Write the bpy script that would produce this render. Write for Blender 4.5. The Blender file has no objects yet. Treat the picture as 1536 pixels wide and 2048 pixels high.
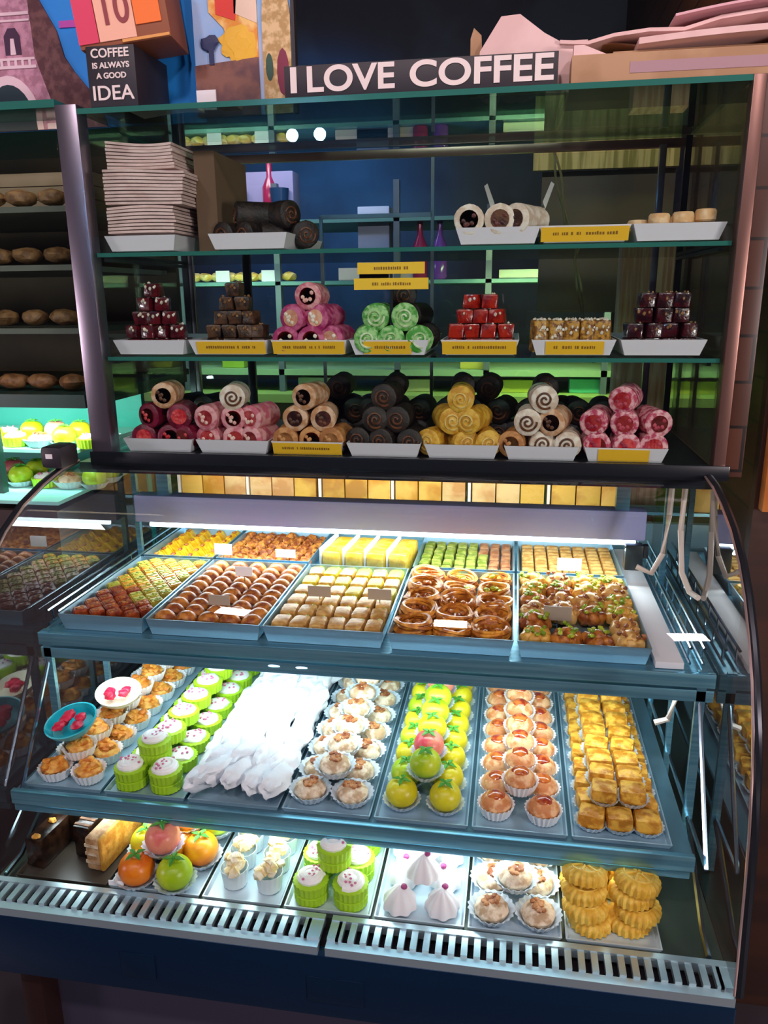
import bpy, bmesh, math, random
from mathutils import Vector, Matrix, noise
random.seed(7)
PI = math.pi
C = bpy.context.scene.collection
SC = bpy.context.scene

# ------------------------------------------------------------------ camera
cam_d = bpy.data.cameras.new('camera'); cam = bpy.data.objects.new('camera', cam_d); C.objects.link(cam)
yaw, pitch, roll, fpx = 0.1647, 0.2693, -0.0098, 1563.7
fw = Vector((-math.sin(yaw)*math.cos(pitch), math.cos(yaw)*math.cos(pitch), -math.sin(pitch)))
rt = fw.cross(Vector((0, 0, 1))).normalized(); up = rt.cross(fw)
r2 = rt*math.cos(roll)+up*math.sin(roll); u2 = -rt*math.sin(roll)+up*math.cos(roll)
m = Matrix((r2, u2, -fw)).transposed().to_4x4(); m.translation = Vector((0.863, -1.5753, 1.6071))
cam.matrix_world = m
cam_d.sensor_fit = 'VERTICAL'; cam_d.sensor_height = 36; cam_d.lens = fpx/2048*36
cam_d.clip_start = .02
SC.camera = cam
SC.view_settings.view_transform = 'Standard'; SC.view_settings.look = 'None'
SC.view_settings.exposure = 0.0; SC.view_settings.gamma = 1; SC.view_settings.use_curve_mapping = False
SC.cycles.transparent_max_bounces = 32
SC.cycles.max_bounces = 7

# ------------------------------------------------------------------ world + room lights
w = bpy.data.worlds.new('World'); SC.world = w; w.use_nodes = True
w.node_tree.nodes['Background'].inputs[0].default_value = (0.10, 0.07, 0.12, 1)
w.node_tree.nodes['Background'].inputs[1].default_value = 0.25

def area(name, loc, target, size, power, col, sy=None):
    l = bpy.data.lights.new(name, 'AREA'); l.energy = power; l.color = col
    l.shape = 'RECTANGLE'; l.size = size; l.size_y = sy or size
    o = bpy.data.objects.new(name, l); C.objects.link(o); o.location = loc
    o.rotation_euler = (Vector(target)-Vector(loc)).to_track_quat('-Z', 'Y').to_euler()
    return o
for _x, _e in ((-.5, 12), (.6, 16), (1.7, 13)):
    area('shop_ceiling_light', (_x, -1.9, 3.1), (_x*.5+.3, 0, 1.6), .16, _e, (1, .80, .80))
area('added_side_light', (3.2, -2.4, 1.5), (.75, 0, 1.45), .5, 50, (1, .82, .80))  # fill light added out of view to brighten the upper cabinet
area('added_side_light', (-1.9, -1.5, 1.35), (.6, 0, 1.42), .3, 15, (1, .80, .86))  # second added fill, out of view, for the left cabinet trays
# tubes inside the lower case
area('housing_tube_light', (0.55, 0.17, 1.055), (0.55, .02, .9), 1.15, 4.6, (.84, .97, 1), .03)
area('housing_tube_light', (0.55, 0.24, 1.055), (0.55, .42, .9), 1.15, 1.5, (.84, .97, 1), .03)
area('middle_shelf_light', (0.55, -.17, .902), (0.55, -.0, .7), 1.18, 5.2, (.86, .98, 1), .03)
area('bottom_shelf_light', (0.55, -.33, .655), (0.55, -.26, .5), 1.16, 2.4, (.88, .98, 1), .03)
# blue lamps added in the back room, standing in for a blue reflection
_l = bpy.data.lights.new('blue_back_spot', 'SPOT'); _l.energy = 260; _l.color = (.03, .34, 1); _l.spot_size = math.radians(52); _l.spot_blend = 1; _l.shadow_soft_size = .1
_o = bpy.data.objects.new('blue_back_spot', _l); C.objects.link(_o); _o.location = (-.2, 1.2, 2.75); _o.rotation_euler = (Vector((-.27, 3.0, 2.15))-_o.location).to_track_quat('-Z', 'Y').to_euler()
area('blue_back_light', (.15, 1.2, 2.6), (.10, 1.8, 1.9), .3, 5, (.05, .40, 1))

# ------------------------------------------------------------------ materials
MATS = {}
def mat(name, c, rough=.5, c2=None, ns=30, bump=0, bs=None, metal=0, spec=.5, emit=0, coat=0, bricks=None, wood=None, sss=0):
    if name in MATS: return MATS[name]
    x = bpy.data.materials.new(name); x.use_nodes = True; MATS[name] = x
    nt = x.node_tree; b = nt.nodes['Principled BSDF']; L = nt.links.new
    b.inputs['Base Color'].default_value = (*c, 1); b.inputs['Roughness'].default_value = rough
    b.inputs['Metallic'].default_value = metal; b.inputs['Specular IOR Level'].default_value = spec
    b.inputs['Coat Weight'].default_value = coat
    if sss: b.inputs['Subsurface Weight'].default_value = sss; b.inputs['Subsurface Scale'].default_value = .01
    if emit: b.inputs['Emission Color'].default_value = (*c, 1); b.inputs['Emission Strength'].default_value = emit
    tc = nt.nodes.new('ShaderNodeTexCoord')
    if c2 is not None:
        n = nt.nodes.new('ShaderNodeTexNoise'); n.inputs['Scale'].default_value = ns; n.inputs['Detail'].default_value = 4
        mp = nt.nodes.new('ShaderNodeMapping'); L(tc.outputs['Object'], mp.inputs[0]); L(mp.outputs[0], n.inputs['Vector'])
        if wood: mp.inputs['Scale'].default_value = wood
        oi = nt.nodes.new('ShaderNodeObjectInfo'); ad = nt.nodes.new('ShaderNodeVectorMath'); ad.operation = 'ADD'
        L(mp.outputs[0], ad.inputs[0]); L(oi.outputs['Random'], ad.inputs[1]); L(ad.outputs[0], n.inputs['Vector'])
        r = nt.nodes.new('ShaderNodeValToRGB'); L(n.outputs['Fac'], r.inputs[0])
        r.color_ramp.elements[0].position = .42; r.color_ramp.elements[0].color = (*c, 1)
        r.color_ramp.elements[1].position = .58; r.color_ramp.elements[1].color = (*c2, 1)
        L(r.outputs[0], b.inputs['Base Color'])
        if emit: L(r.outputs[0], b.inputs['Emission Color'])
    if bricks:
        bt = nt.nodes.new('ShaderNodeTexBrick'); bt.inputs['Scale'].default_value = 1
        mp = nt.nodes.new('ShaderNodeMapping'); L(tc.outputs['Object'], mp.inputs[0]); mp.inputs['Rotation'].default_value = (PI/2, 0, 0)
        L(mp.outputs[0], bt.inputs['Vector'])
        bt.inputs['Brick Width'].default_value = bricks[0]; bt.inputs['Row Height'].default_value = bricks[1]
        bt.inputs['Mortar Size'].default_value = .003
        bt.inputs['Color1'].default_value = (*c, 1); bt.inputs['Color2'].default_value = (*[v*.6 for v in c], 1); bt.inputs['Mortar'].default_value = (.01, .006, .005, 1)
        L(bt.outputs['Color'], b.inputs['Base Color'])
    if bump:
        n2 = nt.nodes.new('ShaderNodeTexNoise'); n2.inputs['Scale'].default_value = bs or 200; n2.inputs['Detail'].default_value = 3
        L(tc.outputs['Object'], n2.inputs['Vector'])
        bp = nt.nodes.new('ShaderNodeBump'); bp.inputs['Strength'].default_value = bump; bp.inputs['Distance'].default_value = .004
        L(n2.outputs['Fac'], bp.inputs['Height']); L(bp.outputs[0], b.inputs['Normal'])
    return x

def glassmat(name, tint=(.93, .98, .97), boost=1.5, rough=0.0, ior=1.45):
    if name in MATS: return MATS[name]
    x = bpy.data.materials.new(name); x.use_nodes = True; MATS[name] = x
    nt = x.node_tree; nt.nodes.clear(); L = nt.links.new
    o = nt.nodes.new('ShaderNodeOutputMaterial'); mx = nt.nodes.new('ShaderNodeMixShader')
    t = nt.nodes.new('ShaderNodeBsdfTransparent'); g = nt.nodes.new('ShaderNodeBsdfGlossy'); f = nt.nodes.new('ShaderNodeFresnel')
    t.inputs[0].default_value = (*tint, 1); g.inputs['Roughness'].default_value = rough; f.inputs[0].default_value = ior
    # the same reflectance on both faces of a pane
    ge = nt.nodes.new('ShaderNodeNewGeometry'); mr = nt.nodes.new('ShaderNodeMapRange'); L(ge.outputs['Backfacing'], mr.inputs[0])
    mr.inputs['To Min'].default_value = ior; mr.inputs['To Max'].default_value = 1/ior; L(mr.outputs[0], f.inputs[0])
    mu = nt.nodes.new('ShaderNodeMath'); mu.operation = 'MULTIPLY'; mu.inputs[1].default_value = boost; mu.use_clamp = True
    L(f.outputs[0], mu.inputs[0]); L(mu.outputs[0], mx.inputs[0]); L(t.outputs[0], mx.inputs[1]); L(g.outputs[0], mx.inputs[2]); L(mx.outputs[0], o.inputs[0])
    return x
GLASS = glassmat('clear_glass', boost=.9); SHELFGLASS = glassmat('shelf_glass', (.62, .85, .78), 1.6)
EDGE = mat('green_glass_edge', (.03, .16, .13), .15)
FILM = glassmat('plastic_film', (.95, .97, .98), 2.2, .15)
STEEL = mat('brushed_steel', (.24, .52, .64), .34, metal=.75, c2=(.16, .40, .54), ns=4, wood=(1, 40, 40))  # teal base colour stands in for blue light reflected by the steel
CHROME = mat('chrome', (.50, .64, .74), .18, metal=1)
POSTM = mat('post_aluminium', (.40, .36, .44), .3, metal=.9, c2=(.28, .25, .31), ns=3, wood=(1, 1, .3))
DARKM = mat('dark_metal', (.03, .035, .045), .35, metal=.6)
WHITE = mat('white_plastic', (.80, .76, .80), .4)
PAPER = mat('white_paper', (.86, .88, .90), .7)
TRAYM = mat('tray_steel', (.30, .46, .56), .28, metal=.65)
YELLOW = mat('yellow_card', (.95, .53, .02), .6)
INK = mat('dark_ink', (.26, .12, .01), .7)
BLACK = mat('black_card', (.018, .014, .022), .5)
CREAMW = mat('white_cream', (.90, .90, .88), .6, bump=.4, bs=90)
BROWNWOOD = mat('brown_wood', (.055, .020, .012), .45, c2=(.11, .038, .02), ns=6, wood=(1, 1, 8))

# ------------------------------------------------------------------ mesh helpers
def mesh_of(name, bm, mt, smooth=True):
    me = bpy.data.meshes.new(name); bmesh.ops.recalc_face_normals(bm, faces=bm.faces)
    bm.to_mesh(me); bm.free()
    for m_ in (mt if isinstance(mt, (list, tuple)) else [mt]): me.materials.append(m_)
    if smooth:
        me.polygons.foreach_set('use_smooth', [True]*len(me.polygons)); me.set_sharp_from_angle(angle=math.radians(40))
    return me
def link(name, me, parent=None, loc=(0, 0, 0), rot=(0, 0, 0), sc=1):
    o = bpy.data.objects.new(name, me); C.objects.link(o)
    o.location = loc; o.rotation_euler = rot; o.scale = (sc, sc, sc) if not hasattr(sc, '__len__') else sc
    if parent: o.parent = parent
    return o
def tag(o, label, cat, group=None, kind=None):
    o['label'] = label; o['category'] = cat
    if group: o['group'] = group
    if kind: o['kind'] = kind
    return o
def empty(name, loc=(0, 0, 0), rot=(0, 0, 0)):
    o = bpy.data.objects.new(name, None); C.objects.link(o); o.location = loc; o.rotation_euler = rot; o.empty_display_size = .02; return o
def obj(name, bm, mt, parent=None, loc=(0, 0, 0), rot=(0, 0, 0), smooth=True):
    return link(name, mesh_of(name, bm, mt, smooth), parent, loc, rot)
def struct(name, bm, mt):
    o = obj(name, bm, mt, smooth=False); o['kind'] = 'structure'; return o

def box(bm, x0, x1, y0, y1, z0, z1, bev=0, rot=None, mi=0):
    r = bmesh.ops.create_cube(bm, size=1)
    vs = r['verts']; c = Vector(((x0+x1)/2, (y0+y1)/2, (z0+z1)/2))
    for v in vs:
        v.co = Vector((v.co.x*(x1-x0), v.co.y*(y1-y0), v.co.z*(z1-z0)))
        if rot is not None: v.co = rot @ v.co
        v.co += c
    fs = {f for v in vs for f in v.link_faces}
    for f in fs: f.material_index = mi
    if bev:
        es = list({e for v in vs for e in v.link_edges})
        bmesh.ops.bevel(bm, geom=es, offset=bev, segments=2, affect='EDGES', profile=.6)
    return bm
def B(*a, **k): return box(bmesh.new(), *a, **k)
def lathe(bm, prof, seg=20, flute=0, nf=16, c=(0, 0, 0), cap=True, mi=0):
    rings = []
    for (r, z) in prof:
        ring = []
        for i in range(seg):
            a = 2*PI*i/seg; rr = r*(1+flute*math.cos(nf*a)) if flute else r
            ring.append(bm.verts.new((c[0]+rr*math.cos(a), c[1]+rr*math.sin(a), c[2]+z)))
        rings.append(ring)
    for a, b in zip(rings, rings[1:]):
        for i in range(seg):
            f = bm.faces.new((a[i], a[(i+1) % seg], b[(i+1) % seg], b[i])); f.material_index = mi
    if cap:
        for ring, z in ((rings[0], 0), (rings[-1], 0)):
            f = bm.faces.new(ring); f.material_index = mi
    return bm
def blob(bm, r, c=(0, 0, 0), s=(1, 1, 1), amp=.15, freq=1.5, sub=2, seed=0, mi=0):
    res = bmesh.ops.create_icosphere(bm, subdivisions=sub, radius=1)
    for v in res['verts']:
        d = v.co.normalized(); k = 1+amp*noise.noise(d*freq+Vector((seed*3.1, seed*1.7, seed)))
        v.co = Vector((c[0]+d.x*r*s[0]*k, c[1]+d.y*r*s[1]*k, c[2]+d.z*r*s[2]*k))
        for f in v.link_faces: f.material_index = mi
    return bm
def tube(bm, pts, r, seg=6, closed=False):
    pts = [Vector(p) for p in pts]; n = len(pts); rings = []
    for i, p in enumerate(pts):
        a = pts[i-1] if (i > 0 or closed) else p; b = pts[(i+1) % n] if (i < n-1 or closed) else p
        t = (b-a).normalized(); u = t.cross(Vector((.13, .21, 1))); u = u.normalized() if u.length > 1e-4 else Vector((1, 0, 0)); v = t.cross(u)
        rings.append([bm.verts.new(p+(u*math.cos(2*PI*k/seg)+v*math.sin(2*PI*k/seg))*r) for k in range(seg)])
    for i in range(n if closed else n-1):
        a, b = rings[i], rings[(i+1) % n]
        for k in range(seg): bm.faces.new((a[k], a[(k+1) % seg], b[(k+1) % seg], b[k]))
    if not closed: bm.faces.new(rings[0]); bm.faces.new(rings[-1])
    return bm
def prism(bm, poly, y0, y1, mi=0):
    """polygon in XZ extruded in Y"""
    a = [bm.verts.new((x, y0, z)) for x, z in poly]; b = [bm.verts.new((x, y1, z)) for x, z in poly]
    fs = [bm.faces.new(a), bm.faces.new(b)]
    n = len(poly)
    for i in range(n): fs.append(bm.faces.new((a[i], a[(i+1) % n], b[(i+1) % n], b[i])))
    for f in fs: f.material_index = mi
    return bm
def text(name, s, size, mt, loc, parent, w=None, depth=.0012, off=.0, rot=(PI/2, 0, 0), align='CENTER', bold=0):
    cu = bpy.data.curves.new(name, 'FONT'); cu.body = s; cu.size = size; cu.extrude = depth/2; cu.offset = bold
    cu.align_x = align; cu.align_y = 'CENTER'; cu.materials.append(mt)
    o = bpy.data.objects.new(name, cu); C.objects.link(o); o.location = loc; o.rotation_euler = rot; o.parent = parent
    if w:
        bpy.context.view_layer.update(); o.scale.x = w/max(o.dimensions.x, 1e-4)
    bpy.context.view_layer.update()
    me = bpy.data.meshes.new_from_object(o.evaluated_get(bpy.context.evaluated_depsgraph_get())); me.name = name
    o2 = bpy.data.objects.new(name, me); C.objects.link(o2); o2.location = o.location; o2.rotation_euler = o.rotation_euler; o2.scale = o.scale; o2.parent = parent
    bpy.data.objects.remove(o)
    return o2

ORD = ['first', 'second', 'third', 'fourth', 'fifth', 'sixth', 'seventh', 'eighth', 'ninth', 'tenth', 'eleventh', 'twelfth', 'thirteenth', 'fourteenth', 'fifteenth', 'sixteenth']
KINDS = {}
def kind(key, parts):      # parts: [(name, mesh)], the first one is the thing itself
    KINDS[key] = parts; return key
BODY = {'delight': 'roll_body'}
def put(key, name, loc, label, cat, group, rot=(0, 0, 0), sc=1):
    if not isinstance(key, str): key = random.choice(key)
    ps = KINDS[key]
    if len(ps) == 1:
        return tag(link(name, ps[0][1], None, loc, rot, sc), label, cat, group)
    o = empty(name, loc, rot); o.scale = (sc, sc, sc) if not hasattr(sc, '__len__') else sc
    tag(o, label, cat, group)
    first = 'paper_cup' if 'cup' in ps[0][1].name else 'coating' if 'roll' in key else 'pastry_base'
    for k, (pn, me) in enumerate(ps): link(first if k == 0 else pn, me, o)
    return o

# ------------------------------------------------------------------ the shop
struct('floor', B(-4, 4, -4, 3.2, -.05, 0), mat('floor_tile', (.05, .04, .05), .4))
struct('ceiling', B(-4, 4, -4, 3.2, 3.2, 3.25), mat('dark_ceiling', (.02, .014, .018), .8))
struct('wall_back', B(-4, 4, 3.0, 3.1, 0, 3.2), mat('dark_wall', (.035, .045, .06), .7, c2=(.02, .02, .03), ns=2))
struct('wall_right', B(1.36, 1.42, .03, 3.0, 0, 3.2), mat('brown_tiles', (.07, .022, .012), .4, bricks=(.12, .09)))
struct('wall_side', B(1.335, 2.6, 0.0, .03, 0, 3.2), mat('dark_brown_panel', (.030, .012, .008), .5, c2=(.05, .018, .01), ns=3, wood=(.6, 1, 5)))

# ------------------------------------------------------------------ upper cabinet
W = 1.25; ZS = [1.28, 1.4918, 1.7021, 1.965]
cab = empty('upper_display_cabinet', (0, 0, 1.262))
tag(cab, 'upper glass display cabinet with metal posts and three glass shelves', 'display cabinet')
def cpart(name, bm, mt, smooth=True):
    o = obj(name, bm, mt, cab, (0, 0, -1.262), smooth=smooth); return o
cpart('front_glass', B(0, W, -.004, 0, 1.285, 1.958), GLASS, False)
cpart('side_glass', B(0, .004, .02, .5, 1.285, 1.958), GLASS, False)
cpart('side_glass', B(W-.004, W, .02, .5, 1.285, 1.958), GLASS, False)
cpart('top_glass', B(-.0, W, -.006, .5, 1.958, 1.966), SHELFGLASS, False)
cpart('glass_edge', B(0, W, -.0075, -.006, 1.957, 1.967), EDGE, False)
for z in ZS[1:3]:
    cpart('glass_shelf', B(.005, W-.005, .008, .46, z-.012, z-.004), SHELFGLASS, False)
    cpart('shelf_edge', B(.005, W-.005, .005, .008, z-.012, z-.004), EDGE, False)
cpart('cabinet_floor', B(0, W, .0, .5, 1.262, 1.279), DARKM)
cpart('bottom_rail', B(-.05, W+.03, -.014, -.004, 1.255, 1.285, .002), mat('black_rail', (.012, .016, .022), .25, metal=.3))
cpart('corner_post', B(-.046, 0, -.01, .03, 1.262, 1.975, .002), POSTM)
cpart('corner_post', B(W, W+.022, -.01, .02, 1.262, 1.967, .002), mat('bronze_post', (.22, .12, .10), .35, metal=.7))
cpart('post_face', B(W+.022, W+.055, -.006, .02, 1.262, 1.967, .002), mat('brown_tile_post', (.10, .035, .02), .4, bricks=(.2, .085)))
cpart('back_rail', B(0, W, .485, .5, 1.935, 1.955, .002), mat('copper_rail', (.42, .26, .22), .3, metal=.9))
cpart('back_post', B(W-.07, W-.055, .47, .485, 1.28, 1.94, .002), POSTM)
cpart('back_post', B(.0, .018, .47, .485, 1.28, 1.94, .002), POSTM)
cpart('back_post', B(.155, .175, .47, .485, 1.28, 1.70, .002), DARKM)
for i, (x0, x1, y) in enumerate(((.02, .645, .47), (.645, 1.18, .485))):
    f = cpart('sliding_door', B(x0, x1, y, y+.004, 1.285, 1.93), GLASS, False)
fr = bmesh.new()
for x in (.366, .648): box(fr, x, x+.008, .463, .47, 1.285, 1.80 if x < .5 else 1.93)
box(fr, .366, .65, .463, .47, 1.795, 1.805)
cpart('door_frame', fr, mat('frame_grey', (.25, .27, .33), .35, metal=.6))
for x in (.006, 1.228):
    ub = bmesh.new(); box(ub, x, x+.014, .43, .44, 1.28, 1.95)
    for k in range(2): box(ub, x, x+.008, .03, .43, ZS[k+1]-.02, ZS[k+1]-.013)
    cpart('shelf_bracket', ub, DARKM)

# ------------------------------------------------------------------ lower curved case
ARC = [(0, 1.262), (-.07, 1.256), (-.14, 1.24), (-.215, 1.215), (-.28, 1.18), (-.33, 1.14), (-.375, 1.09), (-.415, 1.035), (-.447, .97), (-.47, .90), (-.487, .82), (-.498, .74), (-.506, .66), (-.512, .60), (-.516, .545)]
XL, XR = -.085, 1.24
case = empty('curved_display_case', (.5775, 0, 0))
tag(case, 'refrigerated pastry case with curved front glass, lit shelves and slotted front rail', 'display case')
def lpart(name, bm, mt, smooth=True, parent=None):
    return obj(name, bm, mt, parent or case, (-.5775, 0, 0) if not parent else (0, 0, 0), smooth=smooth)
g = bmesh.new()
rows = [[g.verts.new((x, y, z)) for (y, z) in ARC] for x in (XL, XR)]
for i in range(len(ARC)-1): g.faces.new((rows[0][i], rows[1][i], rows[1][i+1], rows[0][i+1]))
lpart('curved_glass', g, glassmat('curved_glass', (.96, .985, .98), .8))
for x in (XL, XR):
    g = bmesh.new(); vs = [g.verts.new((x, y+.003, z)) for y, z in ARC]+[g.verts.new((x, y, z)) for y, z in ((-.5, .54), (.5, .54), (.5, 1.262))]
    g.faces.new(vs); lpart('end_glass', g, glassmat('end_glass', (.80, .90, .92), 1.9), False)
    t = bmesh.new(); tube(t, [(x+(.004 if x > 0 else -.004), y-.004, z) for y, z in ARC], .0075, 8); lpart('arc_trim', t, DARKM)
    t = bmesh.new(); tube(t, [(x+(-.004 if x > 0 else .005), y-.008, z+.002) for y, z in ARC], .0022, 6); lpart('trim_bead', t, mat('pink_bead', (.75, .55, .52), .3, metal=.8))
lpart('case_top', B(XL, XR, .0, .5, 1.235, 1.258), DARKM)
lpart('case_back', B(XL, XR, .50, .52, .35, 1.02), mat('back_steel', (.30, .45, .50), .4, metal=.5))
lpart('case_base', B(XL+.06, XR-.02, -.45, .5, .0, .39), mat('lilac_base', (.055, .05, .085), .5))
lpart('case_floor', B(XL, XR, -.452, .5, .50, .536), mat('floor_sheet', (.07, .09, .07), .3, metal=.5))
lpart('front_panel', B(XL-.06, XR+.003, -.524, -.50, .392, .522, .004), mat('navy_panel', (.008, .032, .085), .25, metal=.5))
lpart('panel_plate', B(.545, .645, -.5262, -.524, .425, .478, .0008), mat('navy_plate', (.008, .030, .075), .25, metal=.5))
lpart('panel_plate', B(.20, .265, -.5262, -.524, .425, .478, .0008), MATS['navy_plate'])  # second plate stands in for a faint blue reflection on the panel
lpart('support_leg', B(-.03, .012, -.50, -.45, .0, .392, .003), mat('brown_leg', (.025, .009, .008), .4))
# slotted rail in two halves
for x0, x1 in ((XL, .565), (.578, XR)):
    gr = bmesh.new(); P_ = .0215; yi, yo, zi, zo = -.456, -.518, .545, .538
    box(gr, x0, x1, yo-.004, yo+.012, zo-.018, zo); box(gr, x0, x1, yi-.010, yi+.002, zi-.018, zi)
    n = int((x1-x0-.03)/P_); s = x0+.02
    for i in range(n+1): box(gr, s+i*P_-.0055, s+i*P_+.0055, yo+.012, yi-.010, zo-.006, zi-.002)
    box(gr, x0, s, yo+.012, yi-.01, zo-.006, zi-.002); box(gr, s+n*P_, x1, yo+.012, yi-.01, zo-.006, zi-.002)
    lpart('vent_rail', gr, mat('rail_steel', (.55, .70, .76), .3, metal=.7))
lpart('vent_trough', B(XL, XR, -.512, -.456, .505, .512), BLACK)
# shelves
sa = lpart('top_shelf', B(XL+.005, XR-.003, -.225, .5, .938, .948), STEEL)
for z0, z1, y in ((.925, .952, -.236), (.895, .918, -.232)):
    lpart('shelf_lip', B(XL+.005, XR-.003, y, y+.01, z0, z1, .0015), STEEL)
lpart('shelf_underside', B(XL+.005, XR-.003, -.226, -.16, .905, .912), STEEL)
lpart('middle_shelf', B(XL+.005, 1.195, -.372, .40, .668, .676), mat('shelf_sheet', (.16, .30, .38), .22, metal=.6))
lpart('shelf_lip', B(XL+.005, 1.195, -.386, -.374, .655, .684, .002), STEEL)
lpart('shelf_lip', B(XL+.005, 1.19, -.380, -.372, .636, .650, .002), STEEL)
for nm, y, z, x1 in (('top_lamp_tube', .2, 1.058, 1.15), ('shelf_lamp_tube', -.19, .896, 1.2), ('shelf_lamp_tube', -.352, .655, 1.16)):
    t = bmesh.new(); tube(t, [(-.03, y, z), (x1, y, z)], .006, 8); lpart(nm, t, mat('lamp_tube', (.8, .96, 1), .3, emit=9 if y > 0 else 6))
lpart('lamp_housing', B(-.06, 1.168, .18, .225, 1.068, 1.137, .004), mat('lilac_housing', (.38, .42, .78), .5, metal=.0))
lpart('housing_hanger', B(1.10, 1.13, .19, .21, 1.13, 1.24), STEEL); lpart('housing_hanger', B(.0, .03, .19, .21, 1.13, 1.24), STEEL)
lpart('ledge_board', B(1.135, 1.185, -.215, .45, .949, .962, .001), mat('white_ledge', (.72, .70, .72), .5))
# side racks: slotted uprights and rails
for sx, xs in ((1, (1.198, 1.222)), (-1, (-.076, -.052))):
    for x in xs:
        rk = bmesh.new()
        for z in (.955, .985): tube(rk, [(x, -.20, z), (x, .45, z)], .003, 6)
        for k in range(9): tube(rk, [(x, -.18+k*.07, .955), (x, -.18+k*.07, .985)], .002, 5)
        lpart('rack_rail', rk, CHROME)
    xx = 1.215 if sx > 0 else -.066
    up_ = bmesh.new(); box(up_, xx-.008, xx+.008, -.232, -.222, .54, .955); box(up_, xx-.006, xx+.006, .20, .212, .54, 1.24); box(up_, xx-.006, xx+.006, -.02, -.01, .54, .95)
    lpart('shelf_upright', up_, STEEL)
    d = bmesh.new(); tube(d, [(xx, -.222, .66), (xx, -.40, .55), (xx, -.45, .545)], .005, 6); tube(d, [(xx, -.225, .90), (xx, -.38, .66)], .004, 6)
    tube(d, [(xx, .3, .66), (xx, -.38, .66)], .004, 6); lpart('shelf_brace', d, CHROME)
cb = bmesh.new()
tube(cb, [(1.20, .10, 1.235), (1.195, .08, 1.16), (1.185, .06, 1.08), (1.165, .06, 1.035), (1.135, .07, 1.045)], .006, 8)
tube(cb, [(1.213, .04, 1.235), (1.21, .03, 1.14), (1.213, .0, 1.06), (1.225, -.03, 1.03), (1.235, -.06, 1.03)], .006, 8)
lpart('power_cable', cb, mat('cream_cable', (.70, .60, .52), .45))
cb = bmesh.new(); tube(cb, [(1.155+.0, -.1, .86), (1.19, -.11, .875), (1.20, -.12, .85), (1.185, -.13, .80), (1.16, -.13, .79)], .006, 8); lpart('power_cable', cb, MATS['cream_cable'])
cn = bmesh.new(); box(cn, 1.125, 1.165, .17, .2, 1.0, 1.06, .004); box(cn, 1.165, 1.176, .17, .19, 1.03, 1.06, .002); lpart('plug_socket', cn, mat('black_plastic', (.012, .02, .025), .35))
# amber boxes at the back
amb = [mat('amber_card_%s' % n, tuple(v**1.3 for v in c), .5, c2=c2, ns=12) for n, c, c2 in (('gold', (.62, .33, .03), (.75, .45, .08)), ('tan', (.62, .36, .14), (.72, .5, .22)), ('ochre', (.50, .27, .03), (.66, .4, .05)))]
lpart('rear_ledge', B(XL, XR, .43, .50, 1.062, 1.07), STEEL)
area('rear_ledge_light', (.55, .34, 1.22), (.55, .47, 1.12), 1.1, .9, (1, .95, .85), .02)
n = 0
for i, (xa, cnt) in enumerate(((-.045, 3), (.155, 3), (.36, 3), (.56, 3), (.765, 3), (.97, 3))):
    for k in range(cnt):
        x0 = xa+k*.063
        bm = B(-.030, .030, -.025, .025, 0, .095, .0015); box(bm, -.0305, .0305, -.0255, -.022, .078, .081)
        o = obj('pastry_box', bm, amb[(i+(k > 1)) % 3], None, (x0+.03, .462, 1.071))
        tag(o, 'amber pastry box on rear ledge, %s from left' % (ORD[n] if n < 16 else ('seventeenth', 'eighteenth', 'nineteenth')[n-16]), 'box', 'amber boxes behind the lamp housing'); n += 1
    o = obj('divider_card', B(xa-.0115, xa-.004, .436, .486, 1.071, 1.17), mat('white_divider', (.78, .72, .66), .5))
    tag(o, 'white divider card between amber boxes, %s from left' % ORD[i], 'divider', 'white dividers on the rear ledge')

# ------------------------------------------------------------------ tray and label helpers
def tray_bm(x, y, h, fl=.012, t=.0025):
    bm = bmesh.new()
    def rect(w_, d_, z): return [bm.verts.new((sx*w_/2, sy*d_/2, z)) for sx, sy in ((-1, -1), (1, -1), (1, 1), (-1, 1))]
    a = rect(x-2*fl, y-2*fl, 0); b = rect(x, y, h); c = rect(x-2*t, y-2*t, h); d = rect(x-2*fl-2*t, y-2*fl-2*t, t)
    bm.faces.new(a)
    for p, q in ((a, b), (b, c), (c, d)):
        for i in range(4): bm.faces.new((p[i], p[(i+1) % 4], q[(i+1) % 4], q[i]))
    bm.faces.new(d); return bm
def put_tray(cx, y0, y1, wd, z, h, mt, label, group, name='tray', fl=.012):
    o = obj(name, tray_bm(wd, y1-y0, h, fl), mt, None, (cx, (y0+y1)/2, z), smooth=False); tag(o, label, 'tray', group); return o
def strip_marks(bm, w_, y, z, h=.006, seed=1):
    rnd = random.Random(seed); x = -w_*.36
    while x < w_*.36:
        l = rnd.uniform(.002, .0045)
        if rnd.random() < .85: box(bm, x, x+l*.8, y-.0006, y, z-h/2, z+h/2*rnd.uniform(.6, 1))
        x += l+.0012
    return bm

WTRAY = {}
def white_tray(cx, wd, z, label, group, lab=None, depth=.30, y0=.018):
    t = put_tray(cx, y0, y0+depth, wd, z, .030, WHITE, label, group, 'white_tray', .010)
    if lab:                       # (x-start fraction, x-end fraction, marks)
        a, b, marks = lab; ww = (b-a)*wd
        lx = (a+b)/2*wd-wd/2
        tilt = math.atan2(.010, .030)
        lo = obj('price_label', B(-ww/2, ww/2, -.0012, 0, .002, .0285), YELLOW, t, (lx, -depth/2+.0088, 0), (-(-tilt), 0, 0), smooth=False)
        if marks:
            obj('lettering', strip_marks(bmesh.new(), ww, -.0012, .017, seed=int(cx*1000)), INK, lo, smooth=False)
    return t

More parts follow.
